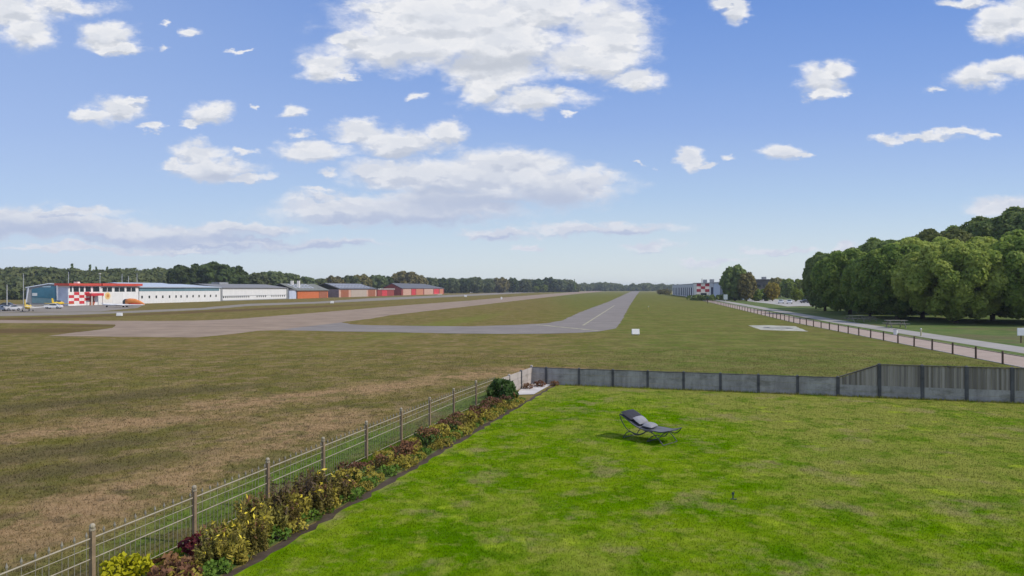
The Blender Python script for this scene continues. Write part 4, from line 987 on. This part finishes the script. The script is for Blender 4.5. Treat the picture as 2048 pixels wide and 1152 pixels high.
# ------------------------------------------------------------------ runway markers and small boxes
MARK = plain('marker_white', (.80, .79, .77), .5, .05)
def marker(x, yb, w_px, h_px, label, cat='marker'):
    q = P(x, yb); s = q.y/F; r = empty('runway_marker', q, label, cat, 'white markers beside the runway')
    w, h = w_px*s, h_px*s
    MB().hexa([(q.x-w/2, q.y-.25, .1), (q.x+w/2, q.y-.25, .1), (q.x+w/2, q.y+.25, .1), (q.x-w/2, q.y+.25, .1)], [(q.x-w/2, q.y-.08, h), (q.x+w/2, q.y-.08, h), (q.x+w/2, q.y+.08, h), (q.x-w/2, q.y+.08, h)]).build('board', MARK, r, False, .02)
    f = MB()
    for sx in (-.35, .35): f.box((q.x+sx*w, q.y, .05), (.08, .4, .1))
    f.build('foot', GREYM, r)
marker(239, 632.5, 11, 7, 'white marker board on the grass below the white and orange aircraft')
marker(664, 607, 6, 5, 'small white marker board in front of the orange shed')
marker(931, 594, 5, 4, 'pale marker board beside the runway right of the red hangar')
marker(943, 586, 5, 3, 'left one of two tiny white markers below the far trees')
marker(953, 585.6, 5, 3, 'right one of two tiny white markers below the far trees')
marker(1271, 670, 15, 12, 'large white marker board at the corner of the taxiway')
marker(1003, 599, 3, 5, 'tiny white marker on the grass at the runway edge')
q = P(1297, 621); r = empty('stake', q, 'thin yellow stake on the grass right of the taxiway', 'stake')
MB().tube([(q.x, q.y, -.1), (q.x, q.y, .95)], .06, 6).build('shaft', plain('stake_yellow', (.5, .42, .1), .6, .1), r); MB().box((q.x, q.y, 1.0), (.16, .16, .2)).build('cap', MARK, r)
q = P(1842, 672); r = empty('stake', q, 'pale yellow post standing at the road edge by the picnic tables', 'post')
MB().tube([(q.x, q.y, -.1), (q.x, q.y, .8)], .09, 8).build('shaft', plain('post_cream', (.52, .48, .30), .6, .1), r); MB().sphere((q.x, q.y, .8), .1, 8, 5).build('cap', MARK, r)
q = P(1791, 670); r = empty('litter_bin', q, 'white round bin beside the road near the picnic tables', 'bin')
MB().tube([(q.x, q.y, 0), (q.x, q.y, .62)], [.2, .24], 12).build('body', MARK, r); MB().tube([(q.x, q.y, .63), (q.x, q.y, .68)], .25, 12).build('rim', GREYM, r)
# picnic tables
PIC = plain('picnic_wood', (.26, .24, .20), .8, .25, 3)
def picnic(x, y, rz, label):
    q = P(x, y); r = empty('picnic_table', (0, 0, 0), label, 'picnic table', 'picnic tables on the grass by the wood')
    b = MB(); [b.box((0, -.32+i*.16, .75), (1.9, .14, .05)) for i in range(5)]; b.build('tabletop', PIC, r)
    for s in (-1, 1): MB().box((0, s*.75, .45), (1.9, .28, .05)).build('bench_seat', PIC, r)
    for sx in (-.65, .65):
        MB().tube([(sx, -.72, 0), (sx, -.2, .72)], .05, 4).tube([(sx, .72, 0), (sx, .2, .72)], .05, 4).tube([(sx, -.85, .4), (sx, .85, .4)], .04, 4).build('leg_frame', PIC, r)
    r.location = q; r.rotation_euler = (0, 0, rz); return r
pic1 = picnic(1711, 644, R(10), 'left picnic table on the grass in front of the wood'); pic1.scale = (1.35,)*3
for x, y, rz, lb, k in ((1792, 656, R(-8), 'nearest picnic table on the grass beside the road', 1.4), (1740, 643, R(15), 'middle picnic table half hidden in the grass shade', 1.0)):
    o = copy_tree(pic1); o.location = P(x, y); o.rotation_euler = (0, 0, rz); o.scale = (k,)*3; tag(o, lb, 'picnic table', 'picnic tables on the grass by the wood')

# ------------------------------------------------------------------ post and rail fence along the brick path
Q_ = empty('path_fence', (path_x(50), 50, 0), 'low brown post and rail fence along the near side of the brick path', 'fence')
PATHP = [(2043,741.5),(1991,725.5),(1940,712.5),(1897.5,704),(1859,697.5),(1825,692),(1794,686),(1763,679.5),(1738,675),(1715,670.5),(1695,667),(1675.5,663.5),(1657,660),(1642,657)]
tops = []; d = 45.8; dlist = []
while d < 300: dlist.append(d); d += 3.75 if d < 130 else 5.0
for i, d in enumerate(dlist[:56]):
    x = path_x(d)-0.05; lean = random.uniform(-.02, .02)
    MB().tube([(x, d, -.1), (x+lean, d, .97+random.uniform(-.02, .03))], [.075, .068], 8).build('post', POSTW, Q_)
rl = MB()
for a, b in zip(dlist[:55], dlist[1:56]): rl.tube([(path_x(a)-0.05, a, .80), (path_x(b)-0.05, b, .80)], .028, 5)
rl.build('rail', POSTW, Q_)

# ------------------------------------------------------------------ garden fence: concrete panels, timber pickets
cor = Vector((1.13, 39.5))
Cf = empty('concrete_fence', (bpost(8).x, bpost(8).y, 0), 'low grey concrete panel fence along the back of the lawn and round its left corner', 'fence')
def panel(par, a, b, z0, z1, n, mat, name='panel'):
    mb = MB(); h = (z1-z0)/n
    for i in range(n): mb.wallseg(a, b, .045+.012*((i*2+len(par.name)) % 3 == 0)+random.uniform(0, .004), z0+i*h+.014, z0+(i+1)*h)
    return mb.build(name, mat, par)
def cpost(par, p, h, mat=POSTC, w=.13):
    mb = MB(); ang = math.atan2(FT.y, FT.x)
    mb.box((p.x, p.y, h/2-.1), (w, w, h+.2), ang)
    k = [(-.5,-.5),(.5,-.5),(.5,.5),(-.5,.5)]
    ca, sa = math.cos(ang), math.sin(ang); q = [(p.x+w*(x*ca-y*sa), p.y+w*(x*sa+y*ca)) for x, y in k]; kk = len(mb.v)
    mb.add([(x, y, h+.001) for x, y in q]+[(p.x, p.y, h+.05)], [(0, 1, 4), (1, 2, 4), (2, 3, 4), (3, 0, 4)])
    return mb.build('post', mat, par)
LOWH = 0.95
bp_ = [bpost(j) for j in range(0, 13)]
for j in range(4, 12):
    a, b = bp_[j], bp_[j+1]; t = (b-a).normalized()
    panel(Cf, a+t*.06, b-t*.06, -.05, LOWH-.02, 3, CONC)
panel(Cf, bp_[12]+(cor-bp_[12]).normalized()*.06, cor, -.05, LOWH-.02, 3, CONC)
for j in range(5, 13): cpost(Cf, bp_[j], LOWH+.03)
cpost(Cf, cor, LOWH+.08, CONC_PALE)
# left return towards the flower bed, paler: sunlight put into its concrete colour
rd = (Vector((fence_x(33.2), 33.2))-cor).normalized()
rp = [cor+rd*1.95*i for i in range(4)]
for i in range(3):
    panel(Cf, rp[i]+rd*.06, rp[i+1]-rd*.06, -.05, LOWH-.02, 3, CONC_PALE)
    cpost(Cf, rp[i+1], LOWH+.02, CONC_PALE if i else POSTC)
capm = MB()
capm.wallseg(bp_[4], bp_[12], .09, LOWH-.018, LOWH+.012); capm.wallseg(bp_[12], cor, .09, LOWH-.018, LOWH+.012); capm.build('coping', POSTC, Cf)

Wf = empty('wooden_fence', (bpost(2).x, bpost(2).y, 0), 'tall weathered wooden picket fence on concrete base boards at the right of the lawn', 'fence')
WH = 1.68
def pickets(a, b, z0, h0, h1, step=.098):
    L = (b-a).length; t = (b-a)/L; n = Vector((-t.y, t.x)); mb = MB(); k = int(L/step)
    for i in range(k):
        s = (i+.5)*L/k; p = a+t*s+n*(.018 if i % 2 else -.006); h = h0+(h1-h0)*s/L-random.uniform(0, .015)
        if h-z0 < .05: continue
        mb.box((p.x, p.y, (z0+h)/2), (L/k*.97, .02, h-z0), math.atan2(t.y, t.x))
    return mb
for j in range(-2, 3):
    a, b = bpost(j+1), bpost(j); t = (b-a).normalized()
    panel(Wf, a+t*.06, b-t*.06, -.05, .60, 2, CONC)
    pickets(a+t*.065, b-t*.065, .605, WH-.03, WH-.03).build('pickets', PICKET, Wf)
    MB().wallseg(a+t*.07, b-t*.07, .11, WH-.025, WH+.015).build('cap_rail', CAPW, Wf)
a, b = bpost(4), bpost(3); t = (b-a).normalized()
panel(Wf, a+t*.06, b-t*.06, -.05, .60, 2, CONC)
pickets(a+t*.065, b-t*.065, .605, LOWH-.02, WH-.04).build('pickets', PICKET, Wf)
MB().hexa([(a.x-.05*t.y*0, a.y-.05, LOWH-.01), (b.x, b.y-.05, WH-.03), (b.x, b.y+.05, WH-.03), (a.x, a.y+.05, LOWH-.01)], [(a.x, a.y-.05, LOWH+.035), (b.x, b.y-.05, WH+.015), (b.x, b.y+.05, WH+.015), (a.x, a.y+.05, LOWH+.035)]).build('cap_rail', CAPW, Wf)
for j in range(-2, 5): cpost(Wf, bpost(j), WH+.02 if j < 4 else LOWH+.04, POSTC, .15)

# ------------------------------------------------------------------ metal railing on the left
Mf = empty('metal_fence', (fence_x(20), 20, 0), 'sand coloured metal railing with spear tips and ball topped posts along the flower bed', 'fence')
RAILM = plain('sand_metal', (.36, .31, .225), .5, .15, 3, spec=.4); BARM = plain('bar_metal', (.25, .23, .185), .55, .2, 3, spec=.4); POSTM = plain('post_metal', (.27, .195, .12), .6, .25, 2.5)
pd = [12.31+2.392*i for i in range(-1, 10)]
posts = [Vector((fence_x(d), d)) for d in pd]; posts[-1] = rp[3]
for i, p in enumerate(posts[:-1]):
    po = MB().box((p.x, p.y, .52), (.075, .075, 1.24), R(-17)).build('post', POSTM, Mf)
    MB().tube([(p.x, p.y, 1.14), (p.x, p.y, 1.17)], .055, 8).sphere((p.x, p.y, 1.215), .052, 8, 6).build('finial', RAILM, po)
for a, b in zip(posts[:-1], posts[1:]):
    L = (b-a).length; t = (b-a)/L
    a2, b2 = a+t*.05, b-t*.05
    rr = MB()
    for z, r in ((1.0, .015), (.84, .007), (.63, .011), (.12, .010)): rr.tube([(a2.x, a2.y, z), (b2.x, b2.y, z)], r, 6)
    rr.build('rail', RAILM, Mf)
    br = MB(); n = int(L/.118)
    for i in range(1, n):
        p = a+t*(i*L/n); hi = i % 2 == 0
        br.tube([(p.x, p.y, .06), (p.x, p.y, 1.06 if hi else (.84 if i % 4 == 1 else .63))], .0058, 5)
        if hi: br.tube([(p.x, p.y, 1.03), (p.x, p.y, 1.075), (p.x, p.y, 1.145)], [.010, .022, .003], 6)
    br.build('bars', BARM, Mf)

# ------------------------------------------------------------------ flower bed plants
def at_bed(d, w):                    # w = 0 at the fence, 1 at the lawn edge
    a, b = fence_x(d), bed_x(d); return Vector((a+(b-a)*w, d, 0))
STALK = foliage('stalk_olive', (0.093, 0.076, 0.024), (0.297, 0.246, 0.060), 2.5, .25, .04)
STALKD = foliage('stalk_dark', (0.060, 0.044, 0.034), (0.170, 0.119, 0.068), 2.5, .2, .02)
RUSSET = foliage('leaf_russet', (0.093, 0.054, 0.031), (0.297, 0.145, 0.071), 2.0, .22, .02)
DEEPRED = foliage('leaf_deep_red', (0.072, 0.013, 0.018), (0.176, 0.039, 0.042), 2.0, .2)
SHRUBG = foliage('leaf_shrub_green', (0.031, 0.070, 0.017), (0.105, 0.168, 0.039), 2.0, .22)
OCHRE = foliage('leaf_ochre_green', (0.216, 0.198, 0.034), (0.479, 0.384, 0.066), 2.0, .28, .02)
FRESH = foliage('leaf_low_green', (0.062, 0.138, 0.018), (0.175, 0.269, 0.040), 2.2, .28)
BRIGHTY = foliage('leaf_bright_yellow', (0.34, 0.33, 0.010), (0.60, 0.56, 0.03), 2.5, .3)
FLOWY = plain('yellow_petals', (.72, .58, .05), .6, .1)
def shrub(name, w, h, n, dens, leaf, mat, seed, top=None):
    root = empty(name); r0 = random.Random(seed); lobes = []
    for i in range(n):
        a = r0.uniform(0, 6.28); rr = w*math.sqrt(r0.uniform(0, 1))*.72; r = w*r0.uniform(.26, .42)
        z = max(r*.6, (h-r)*(1-.35*(rr/w)**2)*r0.uniform(.35, 1)); lobes.append((rr*math.cos(a), rr*math.sin(a), z, min(r, h*.45)))
    p, nn = crown_pts(lobes, dens, .9, (.7, 1.15)); 
    if top is None: leaf_mesh('foliage', p, nn, leaf, mat, root, None, 1.3)
    else:
        m = p[:, 2]+rng.normal(size=len(p))*h*.12 > h*.62
        leaf_mesh('foliage', p[~m], nn[~m], leaf, mat, root, None, 1.3); leaf_mesh('top_foliage', p[m], nn[m], leaf, top, root, None, 1.3)
    st = MB()
    for i in range(9):
        a = r0.uniform(0, 6.28); st.tube([(0, 0, -.02), (math.cos(a)*w*.3, math.sin(a)*w*.3, h*.4), (math.cos(a)*w*.6, math.sin(a)*w*.6, h*.75)], [.012, .008, .003], 4)
    st.build('stems', BARK, root); return root
def stalks(w, h, n, mat, matd, seed, flowers=True):
    root = empty('tall_perennial'); r0 = random.Random(seed); st = MB(); pts = []; idx = []; sz = []
    for i in range(n):
        a = r0.uniform(0, 6.28); rr = w*math.sqrt(r0.uniform(0, 1)); x, y = rr*math.cos(a), rr*math.sin(a); hh = h*r0.uniform(.55, 1.05); lx, ly = r0.uniform(-.13, .13), r0.uniform(-.13, .13)
        st.tube([(x, y, -.02), (x+lx*.5, y+ly*.5, hh*.5), (x+lx, y+ly, hh)], [.007, .006, .003], 4)
        for k in range(24):
            f = k/24; pts.append((x+lx*f+r0.uniform(-.045, .045), y+ly*f+r0.uniform(-.045, .045), hh*(.06+.94*f)))
            dk = f > .78 and i % 4 == 0; fl = flowers and f > .88 and i % 5 == 1
            idx.append(2 if fl else (1 if dk else 0)); sz.append(.024 if not fl else .020)
    leaf_mesh('foliage', np.array(pts), unit(len(pts), .3), np.array(sz)*rng.uniform(.6, 1.3, len(pts)), mat, root, None, 3.0, ([matd, FLOWY], idx))
    st.build('stems', STALK, root)
    return root
def setp(o, d, w, s, lab, cat, grp, sz=None):
    q = at_bed(d, w); o.location = q; o.rotation_euler = (0, 0, random.uniform(0, 6.28)); o.scale = (s, s, sz or s); tag(o, lab, cat, grp); return o
BG = 'plants of the flower bed'
y1 = shrub('shrub', .42, .55, 12, 240, .045, BRIGHTY, 5); setp(y1, 12.75, .12, 1.0, 'bright yellow shrub at the near end of the bed against the railing', 'shrub', None)
r1 = shrub('shrub', .40, .50, 12, 240, .045, DEEPRED, 6); setp(r1, 14.0, .33, 1.0, 'deep red low shrub between the yellow shrub and the tall stalks', 'shrub', None)
o1 = shrub('shrub', .55, .42, 14, 200, .045, OCHRE, 8, RUSSET); setp(o1, 12.6, .6, 1.0, 'ochre and russet low shrub at the bottom edge of the photo', 'shrub', None)
o2 = copy_tree(o1); setp(o2, 13.1, .42, .9, 'ochre low shrub beside the deep red shrub', 'shrub', None)
g1 = shrub('shrub', .95, 1.25, 22, 130, .075, SHRUBG, 9); setp(g1, 32.6, .42, .78, 'big round dark green bush at the far end of the bed by the pale panels', 'shrub', None, .95)
sp = [stalks(.34, .86, 34, STALK, STALKD, 21), stalks(.32, .76, 32, OCHRE, STALK, 22), stalks(.32, .92, 32, STALK, RUSSET, 23)]
k = 0
for d in np.arange(13.5, 18.0, .42):
    for w in (.50, .72):
        pr = sp[k % 3]; o = pr if k < 3 else copy_tree(pr)
        setp(o, d+random.uniform(-.15, .15), w+random.uniform(-.08, .08), random.uniform(.62, 1.1)*(.75 if d < 14.2 else 1), 'tall olive brown perennial with dark seed heads in the near half of the bed', 'perennial', 'tall perennials in the near half of the bed'); k += 1
for i, (d, w, s, lab) in enumerate([(16.7, .60, 1.0, 'dark tall seed stalks in the middle of the near bed'), (16.2, .45, 1.05, 'dark leaning seed stalks next to the railing')]):
    o = stalks(.26, 1.0, 18, STALKD, STALKD, 31+i, False); setp(o, d, w, s, lab, 'perennial', None)
sh = [shrub('shrub', .50, .72, 20, 190, .034, SHRUBG, 41, RUSSET), shrub('shrub', .42, .60, 18, 180, .034, RUSSET, 42), shrub('shrub', .5, .66, 18, 190, .034, OCHRE, 43, RUSSET), shrub('shrub', .42, .74, 18, 180, .034, STALK, 44, RUSSET), shrub('shrub', .5, .56, 18, 190, .034, OCHRE, 46)]
SL = ['dark green shrub with russet top in the far half of the bed', 'russet shrub in the far half of the bed', 'ochre shrub with russet top in the far half of the bed', 'olive shrub with russet top in the far half of the bed', 'yellow green shrub in the far half of the bed']
k = 0; seen = set()
for d in np.arange(18.2, 33.0, .62):
    i = [2, 4, 0, 2, 3, 4, 1, 2, 4, 0][k % 10]; o = sh[i] if i not in seen else copy_tree(sh[i]); seen.add(i)
    setp(o, d+random.uniform(-.2, .2), .54+random.uniform(-.12, .1), random.uniform(.62, 1.1), SL[i], 'shrub', SL[i].replace(' in the', 's in the').replace('shrub', 'shrubs', 1).replace('shrubss', 'shrubs')); k += 1
lw = [shrub('ground_plant', .36, .30, 14, 240, .028, OCHRE, 51), shrub('ground_plant', .34, .26, 14, 240, .03, FRESH, 52), shrub('ground_plant', .36, .34, 14, 240, .028, RUSSET, 53)]
LL = ['low ochre plant at the soil edge of the lawn', 'low fresh green plant at the soil edge of the lawn', 'low russet plant at the soil edge of the lawn']
k = 0; seen = set()
for d in np.arange(12.9, 33.2, .52):
    i = ([1, 1, 0] if d < 19 else [0, 0, 1, 0, 1])[k % (3 if d < 19 else 5)]; o = lw[i] if i not in seen else copy_tree(lw[i]); seen.add(i)
    setp(o, d+random.uniform(-.15, .15), .76+random.uniform(-.04, .04), random.uniform(.8, 1.15), LL[i], 'plant', LL[i].replace('plant', 'plants')); k += 1
for i, (d, x, s) in enumerate([(38.2, 1.55, .8), (37.4, .85, .7), (38.6, 2.4, .6)]):
    o = copy_tree(lw[2]) if i else lw[2]; o.location = (x, d, 0); o.scale = (s*1.4,)*3; o.rotation_euler = (0, 0, i)
    tag(o, ['russet twiggy plant in the concrete corner', 'russet twiggy plant against the pale panels', 'small russet plant at the foot of the concrete fence by the pale slabs'][i], 'plant', None)

# ------------------------------------------------------------------ reclining lounger with headrest and two cushions
SLING = plain('grey_sling', (.13, .135, .155), .8, .12, 6); SLINGD = plain('dark_headrest', (.030, .031, .040), .8, .15, 6); TUBE = plain('lounger_tube', (.075, .073, .072), .45, .15, 5, spec=.5); PILLOW = plain('grey_cushion', (.26, .26, .28), .85, .12, 5)
Lr = empty('reclining_lounger', (0, 0, 0), 'dark grey folding reclining lounger standing on the lawn', 'lounger')
def bez(pts, n=8):
    out = []; pts = [Vector(p) for p in pts]; m = len(pts)
    for i in range(m-1):
        p0_, p1_, p2_, p3_ = pts[max(i-1, 0)], pts[i], pts[i+1], pts[min(i+2, m-1)]
        for j in range(n):
            t = j/n; out.append(0.5*((2*p1_)+(p2_-p0_)*t+(2*p0_-5*p1_+4*p2_-p3_)*t*t+(3*p1_-p0_-3*p2_+p3_)*t**3))
    return out+[pts[-1]]
prof = bez([(-1.14, 0, .90), (-.85, 0, .77), (-.45, 0, .56), (-.1, 0, .47), (.35, 0, .47), (.75, 0, .47), (1.10, 0, .56)], 6)
HW = .42
rows = [[p+Vector((0, -HW+.02+(2*HW-.04)*i/6, -.045*(1-((i-3)/3)**2))) for i in range(7)] for p in prof]
sv = [v for r in rows for v in r]; sf = [(i*7+j, i*7+j+1, (i+1)*7+j+1, (i+1)*7+j) for i in range(len(rows)-1) for j in range(6)]
slo = MB().add(sv, sf).build('sling', SLING, Lr, True); so = slo.modifiers.new('thick', 'SOLIDIFY'); so.thickness = .012
for s in (-1, 1):
    y = s*HW
    MB().tube([p+Vector((0, y, 0)) for p in prof], .019, 8).build('side_rail', TUBE, Lr, True)
    MB().tube(bez([(-1.13, y*1.04, .89), (-1.04, y*1.05, .68), (-.82, y*1.06, .42), (-.55, y*1.06, .30), (-.2, y*1.06, .27), (.15, y*1.06, .42), (.4, y*1.06, .44)]), .017, 8).build('back_leg', TUBE, Lr, True)
    MB().tube(bez([(-.98, y*1.02, .02), (-.80, y*1.02, .24), (-.6, y*1.02, .30), (-.35, y*1.02, .22), (-.05, y*1.02, .30), (.10, y*1.02, .43)]), .017, 8).build('rear_foot', TUBE, Lr, True)
    MB().tube(bez([(.0, y*1.08, .44), (.35, y*1.08, .42), (.62, y*1.08, .26), (.80, y*1.08, .10), (.88, y*1.08, .02)]), .017, 8).build('front_foot', TUBE, Lr, True)
    MB().tube(bez([(.12, y*.96, .04), (.30, y*.96, .22), (.55, y*.96, .34), (.85, y*.96, .34), (1.0, y*.96, .44), (1.10, y*.96, .56)]), .017, 8).build('cross_leg', TUBE, Lr, True)
MB().tube([(.88, -HW*1.08, .02), (.88, HW*1.08, .02)], .017, 8).build('front_bar', TUBE, Lr)
MB().tube([(.12, -HW*.96, .04), (.12, HW*.96, .04)], .017, 8).build('cross_bar', TUBE, Lr)
MB().tube([(-.98, -HW*1.02, .02), (-.98, HW*1.02, .02)], .017, 8).build('rear_bar', TUBE, Lr)
MB().tube([(1.10, -HW, .56), (1.10, HW, .56)], .019, 8).build('foot_rail', TUBE, Lr)
def cushion(name, c, dims, rot, mat, par=None):
    vs = []; n, m = 12, 8; mb = MB()
    def f(u, v, s): e = (1-abs(u)**3.2)*(1-abs(v)**3.2); return Vector((u*dims[0]/2*(1-.06*abs(v)), v*dims[1]/2*(1-.05*abs(u)), s*dims[2]/2*max(0, e)**.55))
    for s in (1, -1):
        k = len(mb.v); mb.v += [f(-1+2*i/n, -1+2*j/m, s) for i in range(n+1) for j in range(m+1)]
        for i in range(n):
            for j in range(m):
                q = (k+i*(m+1)+j, k+(i+1)*(m+1)+j, k+(i+1)*(m+1)+j+1, k+i*(m+1)+j+1); mb.f.append(q if s > 0 else tuple(reversed(q)))
    M_t = Matrix.Translation(Vector(c)) @ Matrix.Rotation(rot[2], 4, 'Z') @ Matrix.Rotation(rot[1], 4, 'Y') @ Matrix.Rotation(rot[0], 4, 'X')
    mb.v = [M_t @ v for v in mb.v]; return mb.build(name, mat, par, True)
cushion('headrest', (-.86, 0, .865), (.60, .86, .14), (0, R(24), 0), SLINGD, Lr)
LP = Vector((5.02, 24.72, 0)); LROT = R(-45)
Lr.scale = (.93, 1, .97); Lr.location = LP; Lr.rotation_euler = (0, 0, LROT)
MW = Matrix.Translation(LP) @ Matrix.Rotation(LROT, 4, 'Z') @ Matrix.Diagonal((.93, 1, .97, 1))
for nm, c, rot, lab in (('cushion', (-.46, .0, .70), (0, R(30), 0), 'grey cushion leaning below the headrest of the lounger'), ('cushion', (-.05, .04, .545), (0, R(6), R(8)), 'grey cushion lying flat on the seat of the lounger')):
    o = cushion(nm, (0, 0, 0), (.40, .60, .19), rot, PILLOW); o.location = MW @ Vector(c); o.rotation_euler = (0, 0, LROT); tag(o, lab, 'cushion', 'cushions on the lounger')

# small sprinkler stuck in the lawn
q = P(1466, 999); r = empty('sprinkler', q, 'small dark sprinkler stuck in the lawn right of the lounger', 'sprinkler')
SPK = plain('sprinkler_plastic', (.025, .05, .045), .5, .1)
MB().tube([(q.x, q.y, -.05), (q.x, q.y, .13)], .016, 8).build('stem', SPK, r); MB().tube([(q.x, q.y, .13), (q.x+.01, q.y, .19)], [.035, .022], 10).build('head', SPK, r); MB().tube([(q.x-.07, q.y-.02, .02), (q.x+.08, q.y-.05, .02)], .018, 6).build('foot', SPK, r)

# ------------------------------------------------------------------ short grass blades on the lawn and in the field nearby
def blades(name, n, ymin, ymax, inside, hmin, hmax, wd, mat, z, label, pw=1.6):
    out = []
    need = n
    while need > 0:
        m = max(need*3, 40000); y = ymin*(ymax/ymin)**(rng.uniform(0, 1, m)); x = rng.uniform(-.80, .80, m)*y
        ok = inside(x, y); out.append(np.stack([x[ok], y[ok]], 1)[:need]); need -= len(out[-1])
    p = np.vstack(out); n = len(p); a = rng.uniform(0, 6.28, n); h = rng.uniform(hmin, hmax, n); sc = np.clip(p[:, 1]/14, .8, 2.2); w = wd*sc*rng.uniform(.7, 1.3, n)
    ux, uy = np.cos(a)*w, np.sin(a)*w; lx, ly = rng.normal(size=n)*h*.5, rng.normal(size=n)*h*.5
    v = np.zeros((n, 3, 3)); v[:, 0, 0] = p[:, 0]-ux; v[:, 0, 1] = p[:, 1]-uy; v[:, 1, 0] = p[:, 0]+ux; v[:, 1, 1] = p[:, 1]+uy; v[:, 2, 0] = p[:, 0]+lx; v[:, 2, 1] = p[:, 1]+ly
    v[:, :2, 2] = z-.01; v[:, 2, 2] = z+h
    me = bpy.data.meshes.new(name); me.vertices.add(3*n); me.vertices.foreach_set('co', v.astype(np.float32).ravel()); me.loops.add(3*n); me.loops.foreach_set('vertex_index', np.arange(3*n, dtype=np.int32))
    me.polygons.add(n); me.polygons.foreach_set('loop_start', np.arange(0, 3*n, 3, dtype=np.int32)); me.update(calc_edges=True)
    o = mesh_obj(name, me, mat); return tag(o, label, 'grass', None, 'stuff')
def in_lawn(x, y): return (x > bed_x(0)+.3045*y+.12+(-0)) & (y < 32.75-.29*(x-24.0)-.15)
def in_field(x, y):
    fx = np.where(y < 28.95, -7.57+0.3035*(y-12.31), -2.52+(y-28.95)*.346)
    left = (x < fx-.2) & (y < 60); back = (y > 32.75-.29*(x-24.0)+.25) & (x > fx) & (x < 27+.16*y)
    return left | back
def in_edge(x, y):
    e = y-(32.75-.29*(x-24.0)); fx = np.where(y < 28.95, -7.57+0.3035*(y-12.31), -2.52+(y-28.95)*.346); g = x-fx
    return ((np.abs(e) < .32) & (np.abs(e) > .06) & (x > 3.0)) | ((np.abs(g) < .30) & (y < 33) & (rng.uniform(size=len(x)) < .6))
blades('edge_grass', 14000, 11.5, 41, in_edge, .05, .16, .008, lawn_mat(True), .012, 'longer unmown grass along the foot of the garden fences')
blades('lawn_blades', 150000, 11.2, 42, in_lawn, .020, .045, .008, lawn_mat(True), .012, 'short mown grass of the lawn')
blades('field_blades', 110000, 13.0, 62, in_field, .03, .07, .010, field_mat(True), 0.0, 'short dry grass of the airfield beyond the fences')

# ------------------------------------------------------------------ thin air: one even box of haze round everything
hz = MB().box((0, 4300, 14), (14400, 9300, 34)).build('haze', None); hz['kind'] = 'stuff'
hm = bpy.data.materials.new('haze'); hm.use_nodes = True; hm.node_tree.nodes.clear(); HT = NT(hm.node_tree)
pv = HT.n('ShaderNodeVolumePrincipled'); pv.inputs['Color'].default_value = (0.80, 0.88, 1.0, 1); pv.inputs['Density'].default_value = 0.00015; pv.inputs['Anisotropy'].default_value = 0.2
ho = HT.n('ShaderNodeOutputMaterial'); hm.node_tree.links.new(pv.outputs[0], ho.inputs['Volume']); hz.data.materials.append(hm)
